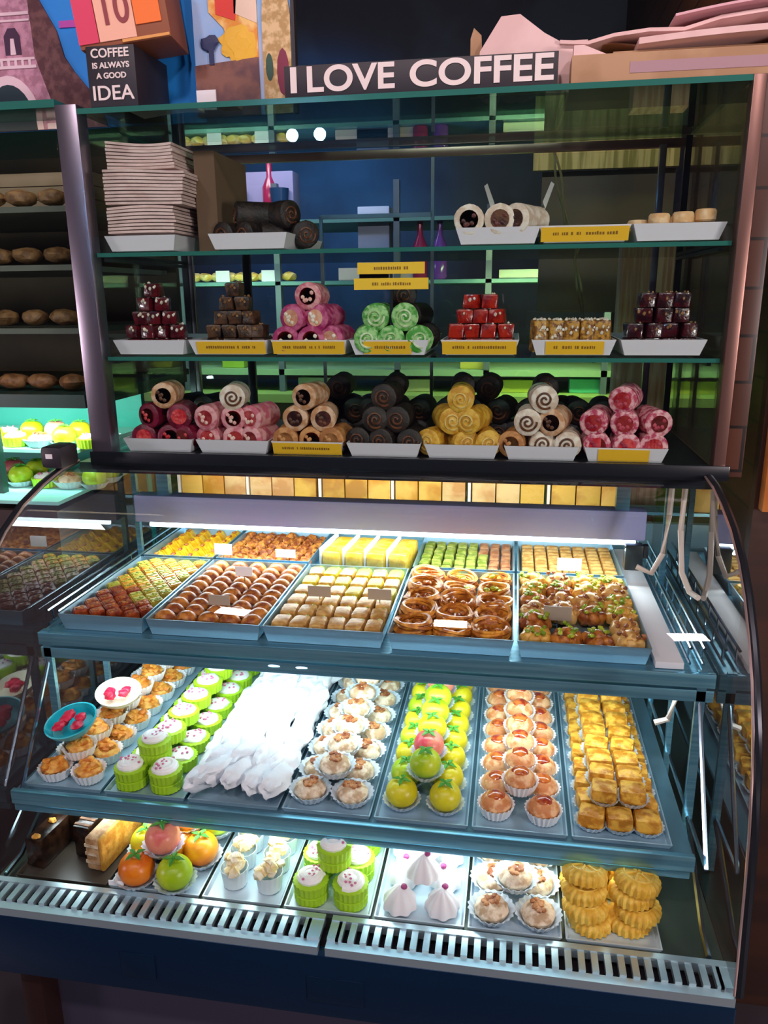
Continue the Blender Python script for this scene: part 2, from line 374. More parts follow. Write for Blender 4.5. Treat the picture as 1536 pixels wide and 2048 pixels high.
# ------------------------------------------------------------------ sweets: rolls
def roll_kind(key, shell, fill, r=.0275, L=.085, spiral=True, lump=.05, dots=None, fill2=None):
    out = []
    for v in range(2):
        bm = bmesh.new(); seg = 20; ys = [-L/2, -L/2+.003, -L/6, L/6, L/2-.003, L/2]; rr = [.86, 1, 1.01, .99, 1, .86]; rings = []
        for y, q in zip(ys, rr):
            ring = []
            for i in range(seg):
                a = 2*PI*i/seg; k = 1+lump*noise.noise(Vector((math.cos(a)*2, math.sin(a)*2, y*60+v*9)))
                ring.append(bm.verts.new((r*q*k*math.cos(a), y, r+r*q*k*math.sin(a))))
            rings.append(ring)
        for a, b in zip(rings, rings[1:]):
            for i in range(seg): bm.faces.new((a[i], a[(i+1) % seg], b[(i+1) % seg], b[i]))
        bm.faces.new(rings[0]); bm.faces.new(rings[-1])
        me = mesh_of(key, bm, shell)
        f = bmesh.new()
        if spiral:
            pts = []; N = 44
            for i in range(N):
                a = i/N*2*PI*1.9+v; q = r*(.08+.62*i/N); pts.append((q*math.cos(a), -L/2-.0008, r+q*math.sin(a)))
            tube(f, pts, r*.085, 5)
        else:
            for q, y in ((.62, -.0012),):
                vs = [f.verts.new((r*q*math.cos(2*PI*i/16)*(1+.15*noise.noise(Vector((i, v, 2)))), -L/2+y, r+r*q*math.sin(2*PI*i/16))) for i in range(16)]
                f.faces.new(vs); bmesh.ops.extrude_face_region(f, geom=f.faces[:])
            rnd = random.Random(v+3)
            for i in range(5): blob(f, r*.17, (rnd.uniform(-.4, .4)*r, -L/2-.001, r+rnd.uniform(-.4, .4)*r), (1, .6, 1), .2, sub=1, mi=1)
        fm = mesh_of(key+'_filling', f, [fill, fill2 or fill])
        out.append(kind(key+str(v), [(key, me), ('filling', fm)]))
    return out
def cm(n, c, c2, rough=.55, bump=.35, bs=160, ns=60, coat=0):
    c = tuple(v**1.3 for v in c); c2 = tuple(v**1.25 for v in c2)
    return mat(n, c, rough, c2=c2, ns=ns, bump=bump, bs=bs, coat=coat)
crimson = cm('crimson_coating', (.20, .008, .04), (.30, .02, .07), .35)
pinkc = cm('pink_coating', (.66, .20, .26), (.82, .46, .46))
tanc = cm('tan_coating', (.62, .34, .17), (.80, .56, .40))
orangetan = cm('hazelnut_coating', (.50, .22, .07), (.68, .36, .14))
darkc = cm('cocoa_and_shade_coating', (.022, .014, .010), (.05, .03, .02))  # real cocoa colour, also the painted shade of the back piles
yelc = cm('yellow_coating', (.66, .36, .03), (.82, .54, .10))
cocw = cm('coconut_coating', (.72, .58, .46), (.88, .80, .70))
raspc = cm('raspberry_coating', (.56, .06, .15), (.88, .52, .54), ns=90)
magc = cm('magenta_coating', (.46, .03, .18), (.66, .20, .34))
greenc = cm('green_coating', (.10, .40, .06), (.44, .70, .32), ns=80)
redc = cm('red_jelly', (.32, .010, .006), (.50, .04, .012), .25, .3, coat=.5)
maroon = cm('maroon_jelly', (.09, .006, .014), (.17, .012, .02), .25, .3, coat=.5)
maroon2 = cm('dark_maroon_jelly', (.045, .006, .012), (.10, .010, .016), .25, .3, coat=.5)
brownn = cm('brown_nougat', (.05, .024, .010), (.15, .07, .03), .4)
goldn = cm('golden_nougat', (.26, .11, .02), (.62, .36, .08), .35, ns=110)
f_red = cm('red_filling', (.60, .03, .05), (.75, .12, .12), .4); f_dark = cm('dark_filling', (.10, .03, .03), (.2, .06, .05), .4)
f_yel = cm('yellow_filling', (.75, .50, .12), (.85, .65, .25), .4); f_wht = cm('white_nut', (.80, .70, .55), (.9, .85, .75), .5)
f_grn = cm('green_filling', (.22, .45, .10), (.4, .6, .2), .5); f_choc = cm('cocoa_filling', (.13, .05, .02), (.22, .09, .04), .5)
RK = {
 'crimson_roll': roll_kind('crimson_roll', crimson, f_red, spiral=False, fill2=f_red),
 'pink_roll': roll_kind('pink_roll', pinkc, f_red, spiral=False, fill2=cm('pinkn', (.85, .45, .4), (.9, .7, .6))),
 'tan_roll': roll_kind('tan_roll', tanc, f_dark, spiral=False, fill2=f_choc),
 'hazelnut_roll': roll_kind('hazelnut_roll', orangetan, orangetan, spiral=False),
 'cocoa_and_shade_roll': roll_kind('cocoa_and_shade_roll', darkc, f_choc),
 'yellow_roll': roll_kind('yellow_roll', yelc, f_yel),
 'swirl_roll': roll_kind('swirl_roll', cocw, f_choc),
 'raspberry_roll': roll_kind('raspberry_roll', raspc, f_red, spiral=False, fill2=cm('rasp_bit', (.4, .03, .08), (.6, .1, .15))),
 'magenta_roll': roll_kind('magenta_roll', magc, cm('peach_filling', (.85, .45, .30), (.9, .6, .45)), spiral=False, fill2=f_wht),
 'green_roll': roll_kind('green_roll', greenc, cm('pale_green', (.45, .65, .3), (.75, .85, .6)), fill2=f_wht),
 'chocolate_roll': roll_kind('chocolate_roll', cocw, f_choc, spiral=False, fill2=f_dark),
}
def layers(n):
    if n == 5: return ['bottom layer', 'second layer', 'third layer', 'fourth layer', 'top layer']
    return ['only layer'] if n == 1 else ['bottom layer', 'top layer'] if n == 2 else ['bottom layer', 'second layer', 'top layer'] if n == 3 else ['bottom layer', 'second layer', 'third layer', 'top layer']
def pile(key, name, adj, rows, cx, z, y, r=.0268, cat='confectionery roll', group=None, where='front pile', dy=.0, jit=.3, step=1.72):
    """rows: list of lists of kind keys, from the bottom up"""
    LN = layers(len(rows)); rnd = random.Random(int(cx*997)+int(z*100))
    for li, row in enumerate(rows):
        n = len(row)
        for i, k in enumerate(row):
            x = cx+(i-(n-1)/2)*2*r*1.02; zz = z+li*r*step
            kk = k or key
            put(RK[kk], kk, (x, y+rnd.uniform(-.006, .006)+li*dy, zz),
                '%s, %s, %s' % (adj if k in (None, key) else kk.replace('_', ' ')+' in the '+adj.split(' roll')[0]+' pile', LN[li], (ORD[i]+' from left') if n > 1 else 'alone'),
                cat, group, (0, 0, rnd.uniform(-jit, jit)))
ZT = .0035
# bottom shelf of the cabinet
z0 = ZS[0]+ZT
S0 = [(.013, .178), (.182, .350), (.352, .513), (.517, .679), (.682, .840), (.846, 1.0), (1.006, 1.172)]
names0 = ['crimson rolls', 'pink rolls', 'tan filled rolls', 'cocoa rolls', 'yellow rolls', 'chocolate swirl rolls', 'raspberry rolls']
lab0 = [None, None, (.02, .98, True), None, None, None, (.17, .78, False)]
for (a, b), nme, lb in zip(S0, names0, lab0):
    white_tray((a+b)/2, b-a-.004, ZS[0], 'white tray under the %s, lowest cabinet shelf' % nme, 'white trays in the upper cabinet', lb)
c0 = [(a+b)/2 for a, b in S0]
N = None
G0 = 'sweet rolls on the lowest cabinet shelf'
pile('crimson_roll', '', 'crimson roll', [[N, N, N], [N, N], ['tan_roll']], c0[0]+.01, z0, .075, group=G0, jit=.5)
pile('pink_roll', '', 'pink roll', [[N, N, N], [N, N, N], ['swirl_roll']], c0[1]-.005, z0, .075, .026, group=G0)
pile('hazelnut_roll', '', 'hazelnut roll', [[N, N, N], ['tan_roll', 'tan_roll'], ['tan_roll']], c0[2], z0, .075, group=G0, jit=.15)
pile('cocoa_and_shade_roll', '', 'dark cocoa roll', [[N, N, N], [N, N], [N]], c0[3], z0, .08, group=G0)
pile('yellow_roll', '', 'yellow roll', [[N, N, N], [N, N], [N]], c0[4]-.005, z0, .075, .0265, group=G0, jit=.5)
pile('swirl_roll', '', 'chocolate swirl roll', [['hazelnut_roll', N, N], [N, 'tan_roll'], [N]], c0[5], z0, .075, group=G0, jit=.25)
pile('raspberry_roll', '', 'raspberry roll', [[N, N, N], [N, N, N], [N]], c0[6], z0, .075, group=G0)
# second piles behind, shade put into them as the dark cocoa colour
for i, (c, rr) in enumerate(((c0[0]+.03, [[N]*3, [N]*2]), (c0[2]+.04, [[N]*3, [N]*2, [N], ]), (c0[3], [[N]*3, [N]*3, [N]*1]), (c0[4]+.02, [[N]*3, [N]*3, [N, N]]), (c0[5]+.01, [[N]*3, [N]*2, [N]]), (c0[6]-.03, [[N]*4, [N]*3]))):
    pile('cocoa_and_shade_roll', '', 'shade-coloured roll behind the %s' % names0[[0, 2, 3, 4, 5, 6][i]], rr, c, z0, .20, .029, group='dark rolls at the back of the lowest cabinet shelf')

# cubes
def cube_kind(key, mt, nut, s=(.03, .03, .028), nn=5):
    out = []
    for v in range(3):
        bm = B(-s[0]/2, s[0]/2, -s[1]/2, s[1]/2, 0, s[2], .004)
        for q in bm.verts: q.co += Vector((noise.noise(q.co*70+Vector((v, 0, 0))), noise.noise(q.co*70+Vector((0, v+5, 0))), 0))*.004
        f = bmesh.new(); rnd = random.Random(v)
        for i in range(nn):
            side = rnd.random()
            p = (rnd.uniform(-.4, .4)*s[0], -s[1]/2-.0005, rnd.uniform(.2, .85)*s[2]) if side < .65 else (rnd.uniform(-.35, .35)*s[0], rnd.uniform(-.35, .35)*s[1], s[2])
            blob(f, rnd.uniform(.0022, .004), p, (1, 1, 1.2), .3, sub=1, seed=i)
        out.append(kind(key+str(v), [(key, mesh_of(key, bm, mt)), ('nut_pieces', mesh_of('nut_pieces', f, nut))]))
    return out
RK['maroon_cube'] = cube_kind('maroon_cube', maroon, f_wht); RK['dark_maroon_cube'] = cube_kind('dark_maroon_cube', maroon2, cm('dim_nut', (.4, .22, .1), (.5, .3, .15)), nn=3)
RK['nougat_cube'] = cube_kind('nougat_cube', brownn, cm('brown_nut', (.3, .17, .06), (.4, .22, .1)))
RK['red_cube'] = cube_kind('red_cube', redc, f_wht, nn=2)
RK['golden_bar'] = cube_kind('golden_bar', goldn, f_wht, (.030, .030, .062), 14)
z1 = ZS[1]+ZT
S1 = [(.012, .178), (.182, .358), (.362, .526), (.528, .694), (.714, .873), (.893, 1.058), (1.062, 1.225)]
names1 = ['maroon cubes', 'brown nougat cubes', 'magenta rolls', 'green rolls', 'red jelly cubes', 'golden nut bars', 'dark maroon cubes']
lab1 = [None, (.1, .97, True), (.02, .97, True), (.18, .78, True), (.02, .97, True), (.17, .86, True), None]
for (a, b), nme, lb in zip(S1, names1, lab1):
    white_tray((a+b)/2, b-a-.004, ZS[1], 'white tray under the %s, middle cabinet shelf' % nme, 'white trays in the upper cabinet', lb)
c1 = [(a+b)/2 for a, b in S1]
def cubes(key, adj, rows, cx, z, y, p=.033, h=.0285, group='jelly cubes on the middle cabinet shelf', cat='jelly cube'):
    LN = layers(len(rows)); rnd = random.Random(int(cx*700))
    for li, row in enumerate(rows):
        for d, n in enumerate(row):
            for i in range(n):
                lbl = '%s, %s, %s row, %s from left' % (adj, LN[li], ('front', 'second', 'third')[d], ORD[i])
                put(RK[key], key, (cx+(i-(n-1)/2)*p, y+d*p+rnd.uniform(-.002, .002), z+li*h+.0005), lbl, cat, group, (0, 0, rnd.uniform(-.35, .35)))
cubes('maroon_cube', 'maroon nut cube', [[4, 4], [4, 3], [3, 2], [2, 1], [1]], c1[0]+.005, z1, .055)
cubes('nougat_cube', 'brown nougat cube', [[4, 4], [4, 3], [3], [2], [1]], c1[1]+.005, z1, .07)
pile('magenta_roll', '', 'magenta roll', [[N, N, N], [N, N], ['pink_roll']], c1[2]-.002, z1, .07, .025, group='sweet rolls on the middle cabinet shelf')
pile('green_roll', '', 'green pistachio roll', [[N, N, N], [N, N]], c1[3], z1, .065, .0255, group='sweet rolls on the middle cabinet shelf')
pile('cocoa_and_shade_roll', '', 'shaded cocoa roll behind the green rolls', [[N, N, N], [N, N], [N]], c1[3]+.01, z1, .18, .025, group='dark rolls behind the green rolls')  # dark cocoa colour stands in for shade on this back pile
cubes('red_cube', 'red jelly cube', [[4, 4], [4, 4], [3, 3], [2, 2]], c1[4], z1, .055)
cubes('golden_bar', 'golden nut bar', [[5, 5, 5]], c1[5]-.004, z1, .05, .0305, .05)
cubes('dark_maroon_cube', 'dark maroon nut cube', [[4, 4], [4, 4], [3, 3], [3, 2]], c1[6], z1, .055)

# top shelf of the cabinet
z2 = ZS[2]+ZT
# folded carton blanks, three bundles
white_tray(.095, .155, ZS[2], 'white tray under the folded carton stack', 'white trays in the upper cabinet')
cart = mat('carton_white', (.80, .58, .53), .7, c2=(.70, .48, .44), ns=25); cartb = mat('carton_brown', (.36, .20, .11), .7)
rnd = random.Random(4); zc = ZS[2]+.031; n = 0
for bi, (cnt, x0, x1, y0) in enumerate(((8, .0, .168, .03), (10, -.0, .185, .028), (8, .012, .165, .05))):
    for k in range(cnt):
        dx = rnd.uniform(-.003, .003) + (k*.0012 if bi == 1 else 0)
        bm = bmesh.new(); N_ = 12; h = .0066; amp = .004*(1 if bi != 2 else 1.6)
        x0c = max(x0+dx, .021)
        top = []
        for i in range(N_+1):
            t = i/N_; x = x0c+(x1+dx-x0c)*t; z = zc+amp*math.sin(t*3+bi*1.3)*(.3+k/cnt*.7)+amp
            top.append((x, z))
        poly = top+[(x, z+h*.72) for x, z in reversed(top)]
        prism(bm, poly, y0+rnd.uniform(0, .004), y0+.20)
        bm.faces.ensure_lookup_table()
        for f in bm.faces:
            f.normal_update()
            if f.normal.x > .9: f.material_index = 1
        o = obj('carton_blank', bm, [cart, cartb], smooth=False)
        tag(o, 'pale folded carton in the %s bundle of the left stack, %s from bottom' % (('lower', 'middle', 'upper')[bi], ORD[k]), 'carton', 'folded cartons stacked in the upper cabinet'); zc += h
    zc += .003
# tall brown carton beside the stack
bm = bmesh.new(); box(bm, .19, .235, .10, .30, ZS[2]-.003, 1.90); o = obj('brown_carton', bm, mat('dim_brown_card', (.16, .09, .05), .8)); tag(o, 'tall brown carton standing right of the folded carton stack', 'carton')
white_tray(.325, .165, ZS[2], 'white tray holding the dark chocolate rolls, top cabinet shelf', 'white trays in the upper cabinet')
pile('cocoa_and_shade_roll', '', 'dark chocolate roll on the top shelf', [[N, N, N, N], [N, N]], .335, z2, .13, .024, group='dark chocolate rolls on the top cabinet shelf', jit=1.2)
white_tray(.823, .16, ZS[2], 'white tray holding three chocolate filled rolls', 'white trays in the upper cabinet')
for i, x in enumerate((.768, .822, .876)):
    put(RK['chocolate_roll'], 'chocolate_roll', (x, .065, z2+.012), 'chocolate filled roll in the top shelf tray, %s' % ('left', 'middle', 'right')[i], 'confectionery roll', 'three chocolate filled rolls', (0, 0, (0, .1, -.5)[i]), 1.05)
white_tray(.985, .168, ZS[2], 'empty white tray with a long yellow price label', 'white trays in the upper cabinet', (.02, .98, True))
white_tray(1.155, .165, ZS[2], 'white tray holding pale round biscuits, top cabinet shelf', 'white trays in the upper cabinet')
bis = cm('biscuit', (.80, .52, .28), (.88, .66, .42), .6)
bm = lathe(bmesh.new(), [(.016, 0), (.019, .003), (.0195, .018), (.017, .022), (.006, .023)], 24); kind('biscuit', [('biscuit', mesh_of('biscuit', bm, bis))])
for i, (x, y, z) in enumerate([(1.135, .05, .024), (1.178, .05, .026), (1.218, .05, .030), (1.10, .075, .015), (1.14, .09, .022), (1.18, .09, .022), (1.215, .095, .022), (1.10, .12, .01), (1.115, .05, 0), (1.155, .05, 0), (1.195, .05, 0), (1.14, .09, 0), (1.18, .09, 0)]):
    put('biscuit', 'biscuit', (x-.012, y+.005, z2+max(z, 0)), 'pale round biscuit, %s row, %s' % ('upper front' if i < 3 else 'upper back' if i < 8 else 'lower', ORD[i-(0 if i < 3 else 3 if i < 8 else 8)]+' from left'), 'biscuit', 'pale biscuits on the top cabinet shelf')
# opened takeout carton
tk = empty('takeout_carton', (.86, .30, z2-.004)); tag(tk, 'open white takeout carton with raised flaps inside the upper cabinet', 'carton')
tkm = mat('takeout_white', (.62, .58, .52), .6)
bm = bmesh.new(); a = [bm.verts.new((sx*.045, sy*.04, 0)) for sx, sy in ((-1, -1), (1, -1), (1, 1), (-1, 1))]; b = [bm.verts.new((sx*.058, sy*.052, .085)) for sx, sy in ((-1, -1), (1, -1), (1, 1), (-1, 1))]
bm.faces.new(a)
for i in range(4): bm.faces.new((a[i], a[(i+1) % 4], b[(i+1) % 4], b[i]))
bmesh.ops.solidify(bm, geom=bm.faces[:], thickness=.0015)
obj('body', bm, tkm, tk, smooth=False)
for sx in (-1, 1): obj('flap', prism(bmesh.new(), [(sx*.058, .085), (sx*.075, .135), (sx*.068, .14), (sx*.052, .10)], -.03, .03), mat('takeout_flap', (.78, .74, .68), .6), tk, smooth=False)
# stacked yellow price signs above the green rolls
sg = empty('price_sign', (.615, .03, ZS[1])); tag(sg, 'two yellow price strips stacked on a stand above the green rolls', 'sign')
for k, (z, w_) in enumerate(((.128, .150), (.158, .135))):
    c_ = obj('price_strip', B(-w_/2, w_/2, -.002, 0, z, z+.022), mat('bright_yellow_card', (.95, .58, .03), .5), sg, smooth=False)
    obj('lettering', strip_marks(bmesh.new(), w_*.7, -.002, z+.011, .006, k+5), INK, c_, smooth=False)
obj('sign_stand', B(-.003, .003, .0, .003, 0.0, .18), DARKM, sg)

# ------------------------------------------------------------------ things on top of the cabinet
ZTOP = 1.9678
def face_text(par, s, size, x, z, w_, y, mt, name='lettering', bold=.0): return text(name, s, size, mt, (x, y, z), par, w_, bold=bold)
LET = mat('pale_letters', (.86, .74, .72), .5)
sgn = empty('coffee_sign', (.67, .0, ZTOP)); tag(sgn, 'long black sign reading I LOVE COFFEE on top of the glass cabinet', 'sign')
obj('board', B(-.25, .252, 0, .018, 0, .054, .001), BLACK, sgn)
for wd, x, w_ in (('I', -.232, .012), ('LOVE', -.125, .165), ('COFFEE', .115, .258)):
    face_text(sgn, wd, .060, x, .027, w_, -.0012, LET, bold=.0014)
blk = empty('coffee_block', (.078, .0, ZTOP)); tag(blk, 'black block sign reading coffee is always a good idea', 'sign')
obj('block', B(-.052, .048, .0, .15, 0, .108, .002), BLACK, blk)
for s, z, sz, w_ in (('COFFEE', .094, .022, .078), ('IS ALWAYS', .073, .014, .076), ('A GOOD', .055, .014, .062), ('IDEA', .024, .036, .085)):
    face_text(blk, s, sz, -.002, z, w_, -.0012, LET, bold=.0004)
# tilted striped box with 10
cal = empty('striped_box', (.10, .012, ZTOP+.112), (0, -.12, .12)); tag(cal, 'tilted pink and orange striped box showing 10 on the black block', 'box')
obj('carton', B(-.085, .095, 0, .12, 0, .13, .002), mat('rust_card', (.30, .09, .04), .6), cal)
for n_, a, b, c_ in (('pink_stripe', -.085, -.045, (.75, .05, .13)), ('peach_stripe', -.043, .030, (.95, .50, .36)), ('orange_stripe', .032, .082, (.98, .20, .03))):
    obj(n_, B(a, b, -.003, -.0005, .008 if n_ != 'orange_stripe' else .028, .128), mat(n_, c_, .6), cal, smooth=False)
obj('base_band', B(.0, .093, -.003, -.0005, .002, .007), mat('gold_band', (.8, .35, .08), .5), cal)
text('lettering', '10', .075, mat('wine_ink', (.30, .05, .06), .6), (-.006, -.004, .058), cal, .05, bold=.001)
# picture panel: tower against a blue sky
skyb = mat('print_blue', (.02, .30, .90), .5); pk = mat('print_pink_stone', (.62, .30, .42), .55, c2=(.42, .18, .26), ns=60); pd = mat('print_dark_stone', (.10, .03, .04), .6, c2=(.20, .08, .08), ns=50)
pp = empty('tower_picture', (-.2, .165, ZTOP)); tag(pp, 'picture board of a pink stone tower against blue sky, far left', 'picture')
obj('board', B(-.35, .40, .002, .012, 0, .40), skyb, pp)
obj('tower_front', prism(bmesh.new(), [(-.35, .0), (.075, .0), (.066, .04), (.05, .055), (.026, .13), (.022, .149), (.019, .252), (.01, .39), (-.35, .39)], -.002, .002), pk, pp, smooth=False)
obj('tower_side', prism(bmesh.new(), [(.075, 0), (.175, .0), (.16, .05), (.11, .11), (.09, .14), (.078, .19), (.045, .25), (.03, .39), (.01, .39), (.019, .252), (.022, .149), (.026, .13), (.05, .055), (.066, .04)], -.003, .002), pd, pp, smooth=False)
arch = [(-.05+.06*math.cos(a), .092*math.sin(a)) for a in [PI*i/14 for i in range(15)]]
obj('arch', prism(bmesh.new(), arch, -.0036, -.002), mat('print_dark_teal', (.012, .03, .045), .6), pp, smooth=False)
ar2 = [(-.05+.075*math.cos(a), .110*math.sin(a)) for a in [PI*i/14 for i in range(15)]]
obj('arch_rim', prism(bmesh.new(), ar2, -.0030, -.002), mat('print_pale', (.85, .62, .70), .5), pp, smooth=False)
obj('window', prism(bmesh.new(), [(-.045, .149), (-.008, .149), (-.008, .185), (-.017, .200), (-.034, .200), (-.045, .185)], -.0036, -.002), mat('print_plum', (.06, .02, .06), .6), pp, smooth=False)
obj('statue', prism(bmesh.new(), [(-.033, .149), (-.02, .149), (-.022, .18), (-.03, .18)], -.0042, -.003), MATS['print_pale'], pp, smooth=False)
bd = bmesh.new(); box(bd, -.34, .024, -.0045, -.003, .122, .128); box(bd, -.34, .022, -.0045, -.003, .138, .143); box(bd, -.34, .019, -.0045, -.003, .224, .230); box(bd, -.34, .019, -.0045, -.003, .212, .216)
for k in range(22): box(bd, -.34+k*.0165, -.334+k*.0165, -.0045, -.003, .128, .138)
box(bd, .035, .075, -.0045, -.003, 0, .012)
obj('pale_bands', bd, MATS['print_pale'], pp, smooth=False)
cl = bmesh.new(); box(cl, .085, .19, -.0012, .002, .195, .208); obj('cloud_stripe', cl, mat('print_magenta', (.60, .08, .50), .5), pp, smooth=False)
# second picture: street scene with clock tower
p2 = empty('street_picture', (.30, .12, ZTOP)); tag(p2, 'picture board of a golden clock tower and street in orange light', 'picture')
obj('board', B(-.10, .105, .002, .012, 0, .26), mat('print_pale_blue', (.25, .50, .90), .5, c2=(.45, .55, .8), ns=8), p2)
obj('orange_trees', prism(bmesh.new(), [(-.065, .26), (-.065, .19), (-.035, .16), (-.02, .115), (.035, .10), (.035, .26)], -.001, .002), mat('print_orange', (.85, .30, .02), .5, c2=(.98, .62, .20), ns=35), p2, smooth=False)
obj('red_roof', prism(bmesh.new(), [(-.05, .26), (-.05, .185), (-.01, .172), (.0, .26)], -.002, -.001), mat('print_red', (.80, .03, .015), .5), p2, smooth=False)
obj('cream_awning', prism(bmesh.new(), [(-.01, .26), (-.012, .185), (.035, .165), (.035, .26)], -.002, -.001), mat('print_cream', (.92, .68, .52), .5), p2, smooth=False)
obj('brown_wall', prism(bmesh.new(), [(-.10, .0), (.035, .0), (.035, .105), (-.10, .095)], -.002, .0), mat('print_brown', (.26, .10, .07), .5, c2=(.12, .04, .05), ns=20), p2, smooth=False)
obj('yellow_tree', blob(bmesh.new(), .035, (-.005, -.001, .13), (1, .05, .9), .5, 3, 3), mat('print_yellow', (.90, .50, .03), .5), p2, smooth=False)
lm = bmesh.new(); blob(lm, .020, (-.065, -.003, .135), (1, .06, .7), .4, 2, 2); box(lm, -.068, -.058, -.004, -.002, .095, .13); obj('street_lamp_print', lm, mat('print_navy', (.01, .02, .10), .5), p2, smooth=False)
obj('clock_tower_print', prism(bmesh.new(), [(.045, .0), (.103, .0), (.103, .18), (.098, .21), (.085, .26), (.062, .26), (.048, .21), (.045, .17)], -.003, .002), mat('print_gold', (.50, .30, .10), .5, c2=(.78, .55, .28), ns=70), p2, smooth=False)
obj('red_door_print', blob(bmesh.new(), .012, (.086, -.004, .075), (1.1, .05, 3.6), .1, 1, 2), mat('print_wine', (.22, .01, .05), .5), p2, smooth=False)
obj('green_door_print', blob(bmesh.new(), .008, (.058, -.004, .085), (1.0, .05, 3.2), .1, 1, 2), mat('print_green', (.02, .08, .05), .5), p2, smooth=False)
obj('picture_frame', B(.105, .112, -.004, .014, 0, .27), BLACK, p2)
o = obj('white_card', B(.222, .262, .06, .063, ZTOP, ZTOP+.036), WHITE, smooth=False); tag(o, 'small white card propped on the glass top behind the black block', 'card')
# cartons at right
cb_ = mat('kraft_card', (.50, .30, .17), .75, c2=(.42, .24, .13), ns=12); cw = mat('pinkish_card', (.86, .60, .58), .65, c2=(.78, .52, .50), ns=10)
kb = empty('kraft_box', (1.0, .0, ZTOP)); tag(kb, 'long kraft cardboard box with a grey slot, right end of cabinet top', 'box')
obj('box_body', B(-.055, .36, .0, .22, 0, .045, .001), cb_, kb)
sl = bmesh.new(); box(sl, .045, .36, -.0012, 0, .012, .030, .0); obj('grey_slot', sl, mat('slot_mauve', (.42, .25, .28), .6), kb, smooth=False)
fl = empty('white_carton_flap', (.84, .06, ZTOP)); tag(fl, 'folded white carton with a pointed flap standing behind the coffee sign', 'carton')
obj('flap_front', prism(bmesh.new(), [(-.063, .0), (.135, .0), (.135, .085), (.085, .085), (.057, .100), (.012, .133), (-.022, .131), (-.060, .075)], .0, .003), cw, fl, smooth=False)
obj('flap_side', prism(bmesh.new(), [(-.078, .0), (-.05, .0), (-.056, .075), (-.058, .105), (-.072, .118), (-.078, .10)], .01, .013), cb_, fl, smooth=False)
def sheet(name, pts, y0, y1, th, mt, label):
    bm = bmesh.new(); prism(bm, pts+[(x, z-th) for x, z in reversed(pts)], y0, y1)
    o = obj(name, bm, mt, smooth=False); tag(o, label, 'cardboard sheet', 'cardboard sheets on the cabinet top'); return o
def wave(x0, x1, z0_, z1_, a, ph=0, n=14): return [(x0+(x1-x0)*i/n, z0_+(z1_-z0_)*i/n+a*math.sin(PI*i/n+ph)) for i in range(n+1)]
sheet('kraft_sheet', wave(.86, 1.09, 2.016, 2.040, .022), .08, .25, .003, cb_, 'arched kraft sheet leaning over the white flap')
sheet('carton_sheet', wave(1.06, 1.36, 2.040, 2.052, .003), .02, .27, .010, cw, 'pale carton sheet resting lowest above the kraft box')
sheet('carton_sheet', [(.925, 2.052), (.975, 2.048), (1.02, 2.058), (1.08, 2.063), (1.14, 2.061), (1.2, 2.076), (1.27, 2.083), (1.42, 2.088)], .05, .28, .006, cw, 'pale carton sheet in the middle of the right pile')
sheet('carton_sheet', wave(1.12, 1.45, 2.075, 2.100, .009, .2), .03, .27, .004, mat('rose_card', (.80, .45, .50), .65), 'rose tinted carton sheet topmost on the right pile')
o = obj('kraft_block', B(1.02, 1.34, .05, .2, ZTOP+.0455, ZTOP+.060), cb_); tag(o, 'flat kraft block lying on the long kraft box', 'box')
for i, (x, z) in enumerate(((.965, .0),)):
    o = obj('carton_tab', prism(bmesh.new(), [(.948, 2.0115), (1.01, 2.0115), (.965, 2.03), (.948, 2.03)], .006, .04), cw, smooth=False); tag(o, 'small pale triangular tab on the left end of the kraft box', 'carton')

# ------------------------------------------------------------------ top lit shelf: baklava trays
ZA = .949; ZAI = ZA+.004
TX = [(-.098, .140), (.147, .385), (.391, .633), (.640, .880), (.886, 1.128)]
TX[0] = (-.045, .14)
tn_f = ['diamond baklava', 'crescent cookies', 'finger baklava', 'shredded nests', 'walnut clusters']
tn_b = ['yellow triangles', 'brown nuggets', 'wrapped yellow slices', 'green pistachio fingers', 'tan square pastries']
for i, (a, b) in enumerate(TX):
    put_tray((a+b)/2, -.212, .160, b-a, ZA, .036, TRAYM, 'steel tray of %s, front row of top shelf' % tn_f[i], 'steel trays on the top lit shelf', 'steel_tray', .008)
    if i != 2: put_tray((a+b)/2, .175, .42, b-a, ZA, .036, TRAYM, 'steel tray of %s, back row of top shelf' % tn_b[i], 'steel trays on the top lit shelf', 'steel_tray', .008)
pist = cm('pistachio', (.26, .38, .02), (.52, .58, .05), .6, .6, 120)
gold = cm('golden_filo', (.62, .34, .07), (.82, .52, .14), .4, .4, 120); gold2 = cm('honey_filo', (.66, .30, .05), (.85, .55, .10), .35, .4, 120)
redb = cm('red_syrup_filo', (.28, .04, .02), (.50, .12, .03), .35, .4, 120); brn = cm('baked_brown', (.34, .10, .02), (.66, .29, .06), .45, .5, 110)
tan = cm('tan_pastry', (.60, .34, .10), (.78, .52, .20), .5, .4, 100); ylw = cm('yellow_pastry', (.78, .46, .015), (.90, .66, .06), .45, .4, 100)
